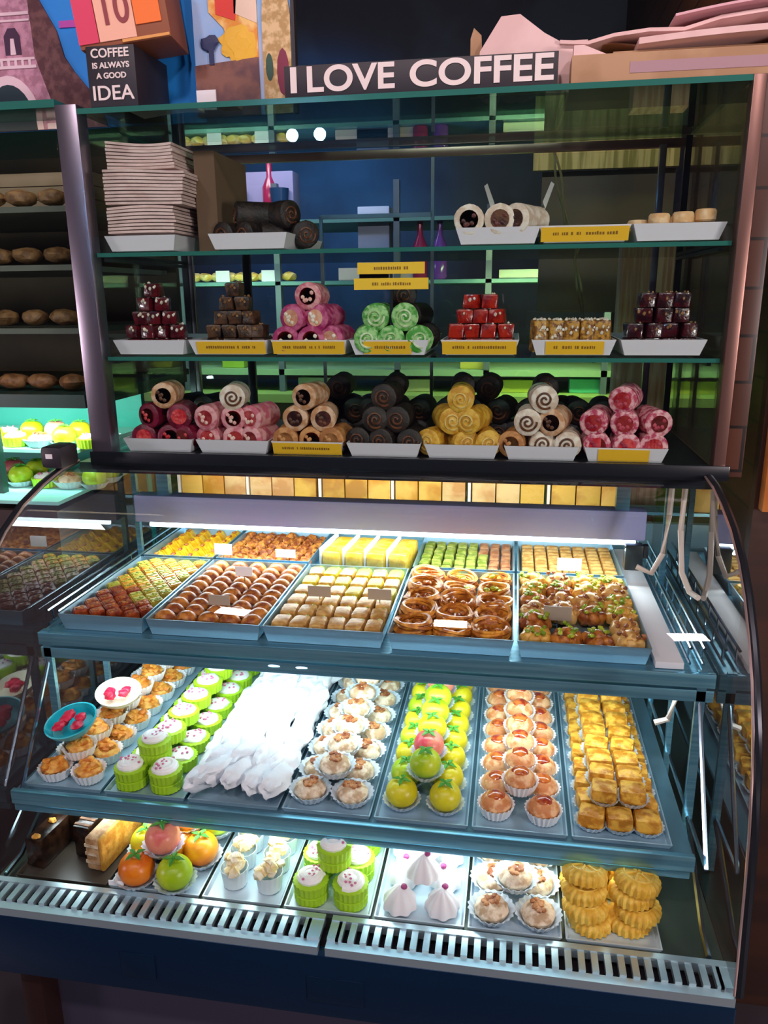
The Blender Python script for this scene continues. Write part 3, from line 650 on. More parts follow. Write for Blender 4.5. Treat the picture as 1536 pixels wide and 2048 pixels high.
# diamond baklava
def dia(key, mt, top):
    bm = bmesh.new(); h = .022
    P4 = [(-.019, 0), (0, -.024), (.019, 0), (0, .024)]
    a = [bm.verts.new((x, y, 0)) for x, y in P4]; b = [bm.verts.new((x*.96, y*.96, h)) for x, y in P4]
    bm.faces.new(a); bm.faces.new(b)
    for i in range(4): bm.faces.new((a[i], a[(i+1) % 4], b[(i+1) % 4], b[i]))
    bmesh.ops.bevel(bm, geom=bm.edges[:], offset=.0025, segments=2, affect='EDGES')
    f = bmesh.new()
    for i in range(6): blob(f, .0035, (random.uniform(-.007, .007), random.uniform(-.010, .010), h), (1, 1, .6), .3, sub=1, seed=i)
    return kind(key, [('diamond_baklava', mesh_of(key, bm, mt)), ('nut_topping', mesh_of('nut_topping', f, top))])
dia('dia_gold', gold2, pist); dia('dia_red', redb, brn); dia('dia_green', cm('green_filo', (.48, .40, .05), (.66, .55, .1)), pist)
r_ = 0
for j in range(14):
    y = -.172+j*.0245; off = .0195 if j % 2 else 0
    i = 0; x = -.020+off
    while x < .122:
        if j < 3: k = 'dia_red'
        elif j < 6: k = 'dia_green' if i > 1 else 'dia_red'
        else: k = 'dia_gold' if (i+j) % 3 else 'dia_green'
        put(k, 'diamond_baklava', (x, y, ZAI+.006+random.uniform(0, .002)), 'diamond baklava, %s row from front, %s from left' % (ORD[j], ORD[i]), 'baklava', 'diamond baklava in the leftmost front tray', (random.uniform(-.05, .05), 0, random.uniform(-.06, .06)))
        x += .039; i += 1
# crescent cookies
def crescent():
    bm = bmesh.new(); n = 14; rings = []
    for i in range(n+1):
        a = PI*(.08+.84*i/n); rr = .0085*(.45+.55*math.sin(PI*i/n)); c = Vector((.019*math.cos(a), 0, .004+.017*math.sin(a)))
        d = Vector((math.cos(a), 0, math.sin(a)))
        rings.append([bm.verts.new(c+d*rr*math.cos(2*PI*k/10)+Vector((0, 1, 0))*rr*1.7*math.sin(2*PI*k/10)) for k in range(10)])
    for a, b in zip(rings, rings[1:]):
        for k in range(10): bm.faces.new((a[k], a[(k+1) % 10], b[(k+1) % 10], b[k]))
    bm.faces.new(rings[0]); bm.faces.new(rings[-1])
    f = bmesh.new(); tube(f, [(.010*math.cos(PI*t/8), -.005, .003+.012*math.sin(PI*t/8)) for t in range(9)], .0022, 6)
    return kind('crescent', [('crescent_cookie', mesh_of('crescent_cookie', bm, brn)), ('cream_edge', mesh_of('cream_edge', f, cm('pale_cream', (.85, .72, .55), (.9, .8, .7))))])
crescent()
for j in range(10):
    for i in range(5):
        put('crescent', 'crescent_cookie', (.172+i*.0465+.004*(j % 2), -.172+j*.0345, ZAI+.006), 'brown crescent cookie, %s row from front, %s from left' % (ORD[j], ORD[i]), 'cookie', 'crescent cookies in the second front tray', (.25, 0, random.uniform(-.25, .05)), 1.1)
# finger baklava with pistachio ends
bm = B(-.0172, .0172, -.024, .024, 0, .027, .008); f = bmesh.new()
for i in range(14): blob(f, .0050, (random.uniform(-.014, .014), .021+random.uniform(-.004, .003), .010+random.uniform(0, .014)), (1, 1, .8), .3, sub=1, seed=i)
kind('finger', [('finger_baklava', mesh_of('finger', bm, tan)), ('pistachio_end', mesh_of('pistachio_end', f, pist))])
bm = B(-.0172, .0172, -.024, .024, 0, .027, .008); kind('finger2', [('finger_baklava', mesh_of('finger2', bm, cm('lemon_filo', (.66, .52, .03), (.82, .66, .07)))), KINDS['finger'][1]])
for j in range(6):
    for i in range(6):
        put('finger' if j < 3 or (i+j) % 2 else 'finger2', 'finger_baklava', (.418+i*.0378, -.168+j*.0585, ZAI+.005), 'pistachio finger baklava, %s row from front, %s from left' % (ORD[j], ORD[i]), 'baklava', 'finger baklava in the middle front tray', (0, 0, random.uniform(-.12, .12)))
# shredded nests
def nest(key, r, mt, fill, tall=1.0, ov=(1, 1)):
    bm = bmesh.new(); rnd = random.Random(key)
    for k in range(15):
        R0 = r*rnd.uniform(.62, .95); zz = rnd.uniform(.15, .95)*r*.75*tall; tx, ty = rnd.uniform(-.25, .25), rnd.uniform(-.25, .25)
        pts = []
        for i in range(16):
            a = 2*PI*i/16; q = R0*(1+.08*noise.noise(Vector((math.cos(a)*2, math.sin(a)*2, k))))
            x, y = q*math.cos(a), q*math.sin(a); pts.append((x*ov[0], y*ov[1], max(zz+x*tx+y*ty, .002)))
        tube(bm, pts, r*.10, 5, True)
    lathe(bm, [(r*.7, .0), (r*.85, r*.3*tall), (r*.6, r*.45*tall), (.001, r*.4*tall)], 14)
    f = bmesh.new()
    for i in range(9): blob(f, r*.15, (rnd.uniform(-.4, .4)*r, rnd.uniform(-.4, .4)*r, r*.55*tall+rnd.uniform(0, .15)*r), (1, 1, .8), .4, sub=1, seed=i)
    return kind(key, [('shredded_nest', mesh_of(key, bm, mt)), ('nut_filling', mesh_of('nut_filling', f, fill))])
kad = cm('kadayif_strands', (.50, .19, .03), (.82, .42, .07), .45, .4, 150)
nest('nest_a', .039, kad, brn, .9); nest('nest_b', .038, kad, pist, .9); nest('nest_c', .040, kad, brn, 1.1)
for j in range(5):
    for i in range(3):
        k = 'nest_b' if j >= 3 and i else ('nest_c' if i == 0 else 'nest_a')
        put(k, 'shredded_nest', (.684+i*.076, -.152+j*.070, ZAI+.004), 'shredded pastry nest, %s row from front, %s from left' % (ORD[j], ORD[i]), 'pastry nest', 'shredded pastry nests in the fourth front tray', (random.uniform(-.1, .1), 0, random.uniform(0, 6)))
# walnut clusters
def cluster(key, base, tops, s):
    bm = bmesh.new()
    for i in range(6):
        a = i*PI/3+s; blob(bm, .0125, (.013*math.cos(a), .013*math.sin(a), .012), (1, 1, 1.0), .45, 2.5, 2, i+s)
    blob(bm, .014, (0, 0, .018), (1, 1, 1), .4, 2.5, 2, s)
    f = bmesh.new(); rnd = random.Random(s)
    for i in range(12): blob(f, .0042, (rnd.uniform(-.018, .018), rnd.uniform(-.018, .018), .029-rnd.uniform(0, .006)), (1, 1, .8), .4, sub=1, seed=i)
    return kind(key, [('walnut_cluster', mesh_of(key, bm, base)), ('nut_topping', mesh_of('nut_topping', f, tops))])
cluster('clu_a', brn, pist, 1); cluster('clu_b', tan, cm('walnut', (.30, .10, .03), (.55, .26, .1)), 2); cluster('clu_c', gold, pist, 3)
for j in range(6):
    for i in range(4):
        if (i, j) in ((1, 1), (2, 1)): continue
        put(random.choice(['clu_a', 'clu_b', 'clu_c']), 'walnut_cluster', (.921+i*.0575, -.165+j*.060, ZAI+.006), 'walnut cluster pastry, %s row from front, %s column from left' % (ORD[j], ORD[i]), 'pastry', 'walnut clusters in the rightmost front tray', (0, 0, random.uniform(0, 6)), random.uniform(1.2, 1.32))
# back row
bm = bmesh.new(); prism(bm, [(-.024, 0), (.024, 0), (.004, .030), (-.004, .030)], -.016, .016); bmesh.ops.bevel(bm, geom=bm.edges[:], offset=.004, segments=2, affect='EDGES')
kind('triangle', [('triangle_pastry', mesh_of('triangle', bm, ylw)), ('browned_tip', mesh_of('tip', blob(bmesh.new(), .006, (0, -.004, .028), (1, 1.5, .6), .3), brn))])
for j in range(6):
    for i in range(4):
        put('triangle', 'triangle_pastry', (-.018+i*.045, .200+j*.04, ZAI+.001), 'yellow triangle pastry, %s row from front, %s from left' % (ORD[j], ORD[i]), 'pastry', 'yellow triangles in the leftmost back tray', (0, 0, random.uniform(-.2, .2)))
for v in range(2): kind('nugget%d' % v, [('brown_nugget', mesh_of('nugget', blob(bmesh.new(), .0135, (0, 0, .012), (1.15, 1, .95), .5, 2.2, 3, v+4), brn))])
for j in range(8):
    for i in range(8):
        put(['nugget0', 'nugget1'], 'brown_nugget', (.163+i*.029+random.uniform(-.002, .002), .195+j*.029, ZAI+.001+random.uniform(0, .006)), 'brown nugget pastry, %s row from front, %s from left' % (ORD[j], ORD[i]), 'pastry', 'brown nuggets in the second back tray', (0, 0, random.uniform(0, 6)), random.uniform(.95, 1.15))
gf = cm('pistachio_finger', (.30, .38, .06), (.50, .52, .14), .5, .5, 120); gf2 = cm('rose_finger', (.45, .20, .10), (.6, .32, .16), .5, .5, 120)
for key, mt in (('pf', gf), ('pf2', gf2)):
    kind(key, [('pistachio_finger', mesh_of(key, B(-.012, .012, -.021, .021, 0, .022, .006), mt))])
for j in range(5):
    for i in range(8):
        put('pf2' if i >= 6 or (i > 4 and j > 2) else 'pf', 'pistachio_finger', (.661+i*.0282, .205+j*.047, ZAI+.001), 'pistachio finger roll, %s row from front, %s from left' % (ORD[j], ORD[i]), 'pastry', 'pistachio fingers in the fourth back tray', (0, 0, random.uniform(-.15, .15)))
kind('square', [('square_pastry', mesh_of('square', B(-.0145, .0145, -.0105, .0105, 0, .024, .005), tan))])
for j in range(9):
    for i in range(7):
        put('square', 'square_pastry', (.912+i*.032, .195+j*.0255, ZAI+.001), 'tan rectangular pastry, %s row from front, %s from left' % (ORD[j], ORD[i]), 'pastry', 'tan pastries in the rightmost back tray', (0, 0, random.uniform(-.08, .08)))
# wrapped slices
for i, x in enumerate((.435, .492, .545, .600)):
    bm = bmesh.new(); y0 = .19; box(bm, -.022, .022, 0, .14, 0, .055, .008)
    o = obj('cake_slice', bm, cm('yellow_sponge', (.80, .54, .04), (.90, .68, .14)), None, (x, .19, ZA+.002), (0, 0, -.1)); tag(o, 'tall yellow cake slice in clear wrap, %s from left' % ORD[i], 'cake', 'wrapped yellow slices on the top lit shelf')
    obj('filling_layer', B(-.0225, .0225, -.0006, .02, .012, .017), brn, o)
    wr = bmesh.new(); tube(wr, [(-.024, -.004, .0), (-.024, -.004, .058), (.024, -.004, .058), (.024, -.004, 0)], .0015, 5); box(wr, -.025, .025, -.004, -.0035, 0, .060); obj('clear_wrap', wr, mat('wrap_white', (.75, .80, .82), .3) if False else FILM, o)
    wb = bmesh.new(); box(wb, -.026, -.023, -.004, .14, 0, .066, .001); obj('paper_side', wb, PAPER, o)
# price cards on little stands
def card(x, y, z, w_, h, up_, label, mt=PAPER):
    o = obj('price_card', B(-w_/2, w_/2, -.0008, .0008, up_, up_+h), mt, None, (x, y, z), smooth=False); tag(o, label, 'price card', 'small price cards on the pastries')
    s = bmesh.new(); tube(s, [(0, .002, 0), (0, .002, up_+h*.5)], .0012, 5); obj('card_stand', s, CHROME, o); return o
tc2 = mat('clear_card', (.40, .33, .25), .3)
card(.275, -.135, ZA+.02, .045, .022, .022, 'dim price card standing among the front crescent cookies', tc2)
card(.275, .02, ZA+.02, .040, .022, .030, 'white price card above the middle of the crescent cookies')
card(.165, .182, ZA+.02, .045, .028, .022, 'white price card at the left end of the nuggets'); card(.325, .182, ZA+.02, .05, .02, .022, 'white price card at the right end of the nuggets')
card(.470, -.06, ZA+.022, .05, .024, .02, 'dim price card on the left of the finger baklava', tc2); card(.600, -.06, ZA+.022, .05, .024, .02, 'dim price card on the right of the finger baklava', tc2)
card(.965, -.09, ZA+.01, .055, .030, .020, 'dim price card in the gap among walnut clusters', tc2)
card(1.005, .19, ZA+.02, .055, .030, .018, 'white price card in front of the tan pastries')

# ------------------------------------------------------------------ paper-cup sweets
def cup_mesh(r0=.024, r1=.034, h=.024, nf=22, mt=PAPER, key='cup'):
    bm = lathe(bmesh.new(), [(r0, 0), (r0*1.05, .001), (r1, h), (r1*.97, h*.98), (r0*.95, .002)], nf*4, .045, nf, cap=True); return mesh_of('paper_cup', bm, mt)
CUP = cup_mesh(); 
FILMCUP = mat('wax_paper', (.60, .70, .78), .45)
CUPW = cup_mesh(.026, .041, .020, 20, FILMCUP)
almond = cm('almond', (.36, .13, .05), (.62, .32, .14), .5)
creamy = cm('cream_flake', (.58, .42, .27), (.86, .74, .58), .6, .6, 100)
GC = mat('lime_cup', (.36, .62, .015), .5)
# almond cookies (left column)
f = bmesh.new()
for i in range(9):
    a = i*.7; rr = .004+.017*i/9; blob(f, .0092, (rr*math.cos(a), rr*math.sin(a), .030+.003*math.sin(i*2)), (1, 1, .6), .5, 2, 2, i)
kind('almond', [('almond_cookie', CUP), ('cookie_body', mesh_of('cookie_body', blob(bmesh.new(), .025, (0, 0, .018), (1, 1, .6), .25, 2, 3), cm('amber_cookie', (.66, .28, .04), (.85, .50, .14)))), ('almond_flakes', mesh_of('almond_flakes', f, cm('orange_almond', (.66, .24, .03), (.86, .46, .10))))])
# nut flower cups
f = bmesh.new()
for i in range(12): blob(f, .0058, (.0045*(1+i%3)*math.cos(i*.95), .0045*(1+i%3)*math.sin(i*.95), .034), (1, 1, .6), .4, 2, 1, i)
kind('flower', [('nut_cup_cake', CUPW), ('cake_body', mesh_of('cake_body', blob(bmesh.new(), .030, (0, 0, .016), (1, 1, .62), .12, 4, 3), creamy)), ('nut_topping', mesh_of('nut_topping', f, almond))])
# green cupcake
gc_b = lathe(bmesh.new(), [(.026, 0), (.030, .001), (.031, .018), (.027, .0195), (.030, .021), (.0325, .040), (.030, .041), (.002, .041)], 88, .03, 22)
f = bmesh.new(); tube(f, [((.022-.0003*i)*math.cos(i*.5), (.022-.0003*i)*math.sin(i*.5), .043+.0003*i) for i in range(26)], .006, 8); blob(f, .018, (0, 0, .045), (1, 1, .5), .15, 3, 2)
tp = bmesh.new(); rnd = random.Random(2)
for i in range(9): blob(tp, .003, (rnd.uniform(-.017, .017), rnd.uniform(-.017, .017), .053), (1, 1, .8), .3, 2, 1, i)
kind('greencup', [('lime_cupcake', mesh_of('lime_cup', gc_b, GC)), ('white_icing', mesh_of('white_icing', f, CREAMW)), ('pink_sprinkles', mesh_of('pink_sprinkles', tp, mat('pink_bits', (.62, .16, .30), .5)))])
kind('greencup_b', [('lime_cupcake', mesh_of('lime_cup', lathe(bmesh.new(), [(.026, 0), (.030, .001), (.033, .024), (.030, .025), (.002, .025)], 88, .035, 22), GC)),
     ('white_icing', mesh_of('white_icing', blob(bmesh.new(), .027, (0, 0, .026), (1, 1, .35), .2, 4, 2), CREAMW)),
     ('pink_sprinkles', mesh_of('pink_sprinkles', (lambda b_: [blob(b_, .003, (.016*math.cos(i*1.1), .016*math.sin(i*1.1)*(.3+.1*i), .035), (1, 1, .8), .3, 2, 1, i) for i in range(7)] and b_)(bmesh.new()), MATS['pink_bits']))])
# marzipan fruits
def fruit(key, col, col2, r=.030):
    bm = bmesh.new(); prof = []
    for i in range(13):
        a = -PI/2+PI*i/12; rr = r*math.cos(a); z = r*.93*math.sin(a)+r*.93
        if i > 9: z -= (i-9)*.0009*(i-9)
        prof.append((max(rr, .0008), z))
    lathe(bm, prof, 22)
    lf = bmesh.new()
    for s in range(4):
        a = s*1.6+.4; d = Vector((math.cos(a), math.sin(a), 0)); p = Vector((-d.y, d.x, 0)); tz = r*1.80
        pts = [Vector((0, 0, tz)), d*.008+p*.0045+Vector((0, 0, tz+.0025)), d*.019+Vector((0, 0, tz-.001)), d*.008-p*.0045+Vector((0, 0, tz+.0025))]
        up2 = [q+Vector((0, 0, .001)) for q in pts]
        v1 = [lf.verts.new(q) for q in pts]; v2 = [lf.verts.new(q) for q in up2]
        lf.faces.new(v1); lf.faces.new(v2)
        for k in range(4): lf.faces.new((v1[k], v1[(k+1) % 4], v2[(k+1) % 4], v2[k]))
    tube(lf, [(0, 0, tz), (.001, 0, tz+.006)], .0015, 5)
    cup = mesh_of('paper_cup', lathe(bmesh.new(), [(.022, 0), (.023, .0005), (.036, .016), (.035, .0155), (.021, .002)], 80, .04, 20), FILMCUP)
    kind(key, [('marzipan_fruit', mesh_of(key, bm, cm(key+'_skin', col, col2, .35, .12, 120, 20))), ('leaf', mesh_of('leaf', lf, mat('leaf_green', (.07, .34, .04), .5))), ('paper_cup', cup)])
fruit('lemon', (.66, .60, .02), (.74, .70, .05)); fruit('lime', (.42, .60, .02), (.60, .70, .05)); fruit('orange', (.82, .30, .015), (.90, .42, .03)); fruit('peach', (.70, .12, .16), (.85, .35, .25)); fruit('tanger', (.72, .19, .01), (.85, .30, .02))
# cherry muffins
ch = mesh_of('cherry', blob(bmesh.new(), .0165, (0, 0, .038), (1, 1, .55), .10, 2, 3), mat('cherry_glaze', (.30, .03, .015), .12, c2=(.62, .16, .03), ns=60, coat=.8))
kind('cherry', [('cherry_muffin', CUP), ('muffin_body', mesh_of('muffin_body', blob(bmesh.new(), .0285, (0, 0, .023), (1, 1, .72), .06, 3, 3), cm('muffin_crust', (.66, .30, .12), (.84, .55, .32), .5))), ('cherry', ch)])
# golden nut squares
kind('gsq', [('golden_pastry', mesh_of('golden_pastry', blob(B(-.023, .023, -.021, .021, .004, .032, .008), .018, (0, 0, .028), (1.1, 1, .4), .3, 4, 2), cm('golden_crust', (.58, .28, .03), (.84, .52, .10), .45, .9, 70))),
             ('paper_base', mesh_of('paper_base', lathe(bmesh.new(), [(.022, 0), (.023, .001), (.030, .012), (.029, .0115), (.021, .002)], 72, .05, 18), FILMCUP))])
# meringue puffs, meringue fingers
mr = lathe(bmesh.new(), [(.022, 0), (.030, .006), (.029, .018), (.020, .032), (.009, .042), (.001, .048)], 56, .07, 8)
kind('meringue', [('meringue', mesh_of('meringue', mr, mat('meringue_white', (.80, .80, .82), .6, bump=.15, bs=60, sss=.1))), ('berry', mesh_of('berry', blob(bmesh.new(), .006, (.006, -.006, .047), (1, 1, .8), .2), mat('berry_purple', (.38, .05, .20), .4)))])
for v in range(3):
    bm = bmesh.new(); blob(bm, .030, (0, 0, .018), (.62, 1.35, .62), .35, 2.2, 3, v+2)
    kind('wisp%d' % v, [('meringue_finger', mesh_of('meringue_finger', bm, mat('wisp_white', (.80, .85, .90), .35, bump=.5, bs=70)))])
# coconut cup
bm = bmesh.new(); rnd = random.Random(9)
for i in range(24):
    a = rnd.uniform(0, 2*PI); q = rnd.uniform(0, .020); blob(bm, .0098, (q*1.3*math.cos(a), q*1.3*math.sin(a), .036+rnd.uniform(0, .026)*(1-q/.03)), (1, 1, 1), .6, 3, 1, i)
kind('coconut', [('coconut_cup', mesh_of('clear_cup', lathe(bmesh.new(), [(.020, 0), (.022, .001), (.026, .036), (.025, .036), (.019, .003)], 60, .02, 15), mat('frosted_cup', (.62, .72, .74), .35))), ('popcorn_topping', mesh_of('popcorn_topping', bm, cm('coconut_flake', (.84, .70, .40), (.95, .90, .74), .6, .4, 90)))])
# maamoul
bm = lathe(bmesh.new(), [(.026, 0), (.031, .002), (.032, .014), (.030, .020), (.024, .024), (.002, .025)], 110, .05, 22)
f = bmesh.new()
for k in (0, 1, 2, 3, 4, 5): a = k*PI/3; tube(f, [(.004*math.cos(a), .004*math.sin(a), .026), (.020*math.cos(a), .020*math.sin(a), .0245)], .0022, 5)
tube(f, [(.021*math.cos(t*.4), .021*math.sin(t*.4), .0245) for t in range(16)], .0016, 5, True)
kind('maamoul', [('ridged_cookie', mesh_of('ridged_cookie', bm, cm('semolina', (.78, .50, .07), (.88, .64, .14), .55, .3, 140))), ('stamped_pattern', mesh_of('stamped_pattern', f, cm('semolina_light', (.78, .52, .08), (.86, .64, .15))))])

# ------------------------------------------------------------------ middle lit shelf
ZB = .6765; ZBI = ZB+.0045
BX = [-.068, .1, .272, .458, .633, .812, .988, 1.165]
nb = ['almond cookies', 'lime cupcakes', 'meringue fingers', 'nut topped cups', 'marzipan fruits', 'cherry muffins', 'golden pastries']
for i in range(7):
    put_tray((BX[i]+BX[i+1])/2, -.362, .30, BX[i+1]-BX[i]-.007, ZB, .010, mat('flat_tray_blue', (.34, .50, .60), .3, metal=.4), 'flat tray under the %s on the middle shelf' % nb[i], 'flat trays on the middle lit shelf', 'flat_tray', .004)
def double(keyf, name, adj, cat, group, x0, x1, y0, n, dy, zz, topz, topn=None, z=None, wd=.042, top=True):
    z = ZBI if z is None else z; cx = (x0+x1)/2
    for j in range(n):
        for s in (-1, 1):
            put(keyf(j, s), name, (cx+s*wd, y0+j*dy+random.uniform(-.002, .002), z), '%s, %s row from front, %s column' % (adj, ORD[j], 'left' if s < 0 else 'right'), cat, group, (0, 0, random.uniform(0, 6)))
    if top:
        for j in range(topn or n-1):
            put(keyf(j, 0), name, (cx, y0+dy*.5+j*dy, z+topz), '%s on top of the others, %s from front' % (adj, ORD[j]), cat, group, (0, 0, random.uniform(0, 6)))
double(lambda j, s: 'almond', 'almond_cookie', 'almond cookie in white paper cup', 'cookie', 'almond cookies on the middle shelf', BX[0], BX[1], -.32, 9, .066, 0, .030, wd=.036, top=True, topn=8)
double(lambda j, s: 'greencup' if j < 1 else 'greencup_b', 'lime_cupcake', 'lime cupcake on the middle shelf', 'cupcake', 'lime cupcakes on the middle shelf', BX[1], BX[2]-.01, -.322, 8, .070, 0, .040, wd=.036, top=True)
double(lambda j, s: 'flower', 'nut_cup_cake', 'nut topped cake in a white cup', 'cake', 'nut topped cakes on the middle shelf', BX[3], BX[4], -.312, 8, .072, 0, .034, wd=.041)
def fk(j, s):
    if s == 0: return ('lime', 'peach', 'lemon', 'lime', 'lime', 'peach', 'lime', 'lemon', 'lime')[j % 9]
    return 'lemon' if s > 0 or j % 2 == 0 else 'lime'
double(fk, 'marzipan_fruit', 'marzipan fruit on the middle shelf', 'marzipan fruit', 'marzipan fruits on the middle shelf', BX[4], BX[5], -.312, 9, .064, 0, .046, wd=.041)
double(lambda j, s: 'cherry', 'cherry_muffin', 'cherry topped muffin', 'muffin', 'cherry muffins on the middle shelf', BX[5], BX[6], -.312, 9, .064, 0, .034, wd=.043)
cx = (BX[6]+BX[7])/2
for j in range(11):
    for i in range(3): put('gsq', 'golden_pastry', (cx+(i-1)*.048, -.318+j*.050, ZBI), 'golden crusted pastry, bottom layer, %s row from front, %s from left' % (ORD[j], ORD[i]), 'pastry', 'golden pastries on the middle shelf', (0, 0, random.uniform(-.2, .2)))
    if j < 10:
        for i in range(2): put('gsq', 'golden_pastry', (cx+(i-.5)*.05, -.285+j*.050, ZBI+.033), 'golden crusted pastry, top layer, %s row from front, %s' % (ORD[j], ('left', 'right')[i]), 'pastry', 'golden pastries on the middle shelf', (random.uniform(-.1, .1), 0, random.uniform(-.2, .2)))
for j in range(12):
    for i in range(5):
        h = (0, .024, .032, .022, .008)[i]*(.6 if j == 0 else 1)
        put(['wisp0', 'wisp1', 'wisp2'], 'meringue_finger', (.292+i*.036+random.uniform(-.005, .005), -.318+j*.048, ZBI+h+random.uniform(0, .01)), 'white meringue finger, %s row from front, %s from left' % (ORD[j], ORD[i]), 'meringue', 'white meringue fingers on the middle shelf', (random.uniform(-.15, .15), 0, -.35+random.uniform(-.3, .3)), random.uniform(1.1, 1.3))
# teal and white bowls with roses on the almond cookies
def bowl(loc, mt, label, s=1, tilt=(0, 0, 0)):
    o = obj('sugar_bowl', lathe(bmesh.new(), [(.016, 0), (.026, .004), (.040, .020), (.044, .030), (.041, .030), (.034, .014), (.002, .008)], 32), mt, None, loc, tilt); o.scale = (s, s, s*.9); tag(o, label, 'bowl')
    f_ = bmesh.new(); rnd = random.Random(label)
    for i in range(6): blob(f_, .010, (rnd.uniform(-.018, .018), rnd.uniform(-.018, .018), .026+rnd.uniform(0, .008)), (1, 1, .7), .4, 3, 2, i)
    obj('red_roses', f_, mat('rose_red', (.60, .01, .05), .4), o); return o
bowl((.0, -.27, ZBI+.070), mat('teal_glaze', (.01, .42, .52), .25), 'teal bowl with red sugar roses on the almond cookies', 1.2, (.25, -.1, 0))
bowl((.035, -.15, ZBI+.075), mat('cream_glaze', (.80, .78, .62), .3), 'cream bowl with red sugar roses behind the teal bowl', 1.1, (.2, .1, 0))

# ------------------------------------------------------------------ bottom lit shelf
ZC = .5365; ZCI = ZC+.0045
CX = [-.05, .142, .326, .482, .647, .813, .980, 1.145]
nc = ['layer cake slices', 'marzipan oranges', 'coconut cups', 'lime cupcakes', 'meringue puffs', 'nut dusted cakes', 'ridged cookies']
for i in range(7):
    put_tray((CX[i]+CX[i+1])/2, -.448, -.10, CX[i+1]-CX[i]-.006, ZC, .010, mat('flat_tray_pale', (.58, .72, .80), .3, metal=.2) if i != 0 else mat('dark_tray', (.05, .04, .03), .3), 'flat tray under the %s on the bottom shelf' % nc[i], 'flat trays on the bottom lit shelf', 'flat_tray', .004)
gC = lambda s: s+' on the bottom shelf'
# cakes
choc = cm('dark_chocolate', (.028, .014, .008), (.06, .028, .014), .25, .3, 60); spg = cm('golden_sponge', (.66, .36, .06), (.80, .50, .12), .6, .6, 90); lay = cm('nut_layer', (.45, .26, .12), (.62, .42, .24), .6, .6, 60)
for i, (x, y, mt, nme) in enumerate(((-.016, -.36, choc, 'dark chocolate'), (.024, -.28, choc, 'glossy dark chocolate'), (.062, -.32, choc, 'striped chocolate'))):
    bm = B(-.018, .018, -.06, .10, 0, .062+.004*i, .004); o = obj('cake_slice', bm, mt, None, (x, y, ZCI), (0, 0, -.12)); tag(o, '%s cake slice at the left end, %s from left' % (nme, ORD[i]), 'cake', 'dark cake slices')
    f = bmesh.new()
    if i == 0: blob(f, .007, (.002, -.05, .064), (1.2, 1, .7), .4, 3, 2); blob(f, .007, (.0, .0, .064), (1.2, 1, .7), .4, 3, 2, 4)
    elif i == 1: blob(f, .007, (.004, -.03, .068), (1.2, 1, .7), .4, 3, 2); box(f, -.016, .0, .03, .09, .066, .070, .002)
    else:
        for k in range(9): box(f, -.017, .017, -.055+k*.017, -.049+k*.017, .069, .0715)
    obj('decoration', f, spg if i < 2 else cm('brown_stripe', (.16, .07, .025), (.24, .11, .04)), o)
o = obj('golden_cake', B(-.017, .017, -.07, .12, 0, .070, .005), lay, None, (.104, -.34, ZCI), (0, 0, -.12)); tag(o, 'long layered golden cake slice beside the dark cake slices', 'cake')
obj('sponge_side', B(.013, .022, -.071, .12, 0.001, .073, .004), spg, o); 
ff = bmesh.new()
for k in range(3): box(ff, -.0175, .0125, -.0708, -.068, .015+k*.018, .021+k*.018)
obj('cream_layers', ff, creamy, o)
# oranges etc
fr_ = [('tanger', .192, -.425, 0, 'dark orange marzipan fruit at the front left'), ('lime', .268, -.425, 0, 'green marzipan fruit with leaf at the front right'), ('peach', .230, -.385, .042, 'pink marzipan peach resting on the front fruits'), ('orange', .292, -.355, 0, 'orange marzipan fruit at the right, second row'), ('lemon', .180, -.352, 0, 'yellow marzipan fruit at the left, second row'),
       ('orange', .250, -.315, .045, 'bright orange marzipan fruit on top'), ('lime', .300, -.290, .02, 'lime green marzipan fruit on the right, third row'), ('orange', .185, -.285, .02, 'orange marzipan fruit on the left, third row'), ('peach', .250, -.25, .035, 'pink marzipan fruit at the back'), ('lime', .305, -.22, .02, 'green marzipan fruit at the back right'), ('lemon', .190, -.215, .02, 'yellow marzipan fruit at the back left'), ('orange', .24, -.345, 0, 'orange marzipan fruit under the pink peach'), ('orange', .24, -.28, 0, 'orange marzipan fruit under the bright orange one')]
for k, x, y, z, lb in fr_: put(k, 'marzipan_fruit', (x, y, ZCI+z), lb, 'marzipan fruit', 'marzipan fruits on the bottom shelf', (0, 0, random.uniform(0, 6)), 1.12)
double(lambda j, s: 'coconut', 'coconut_cup', 'coconut topped white cup', 'dessert cup', gC('coconut cups'), CX[2]+.012, CX[3], -.400, 6, .050, 0, .030, z=ZCI, wd=.034, top=False)
double(lambda j, s: 'greencup', 'lime_cupcake', 'tall lime cupcake on the bottom shelf', 'cupcake', gC('lime cupcakes'), CX[3], CX[4], -.412, 4, .070, 0, .05, z=ZCI, wd=.037, topn=3)
double(lambda j, s: 'meringue', 'meringue', 'white meringue puff', 'meringue', gC('meringue puffs'), CX[4], CX[5], -.412, 5, .066, 0, .042, z=ZCI, wd=.038)
double(lambda j, s: 'flower', 'nut_cup_cake', 'nut dusted round cake', 'cake', gC('nut dusted cakes'), CX[5], CX[6], -.408, 4, .074, 0, .040, z=ZCI, wd=.041)
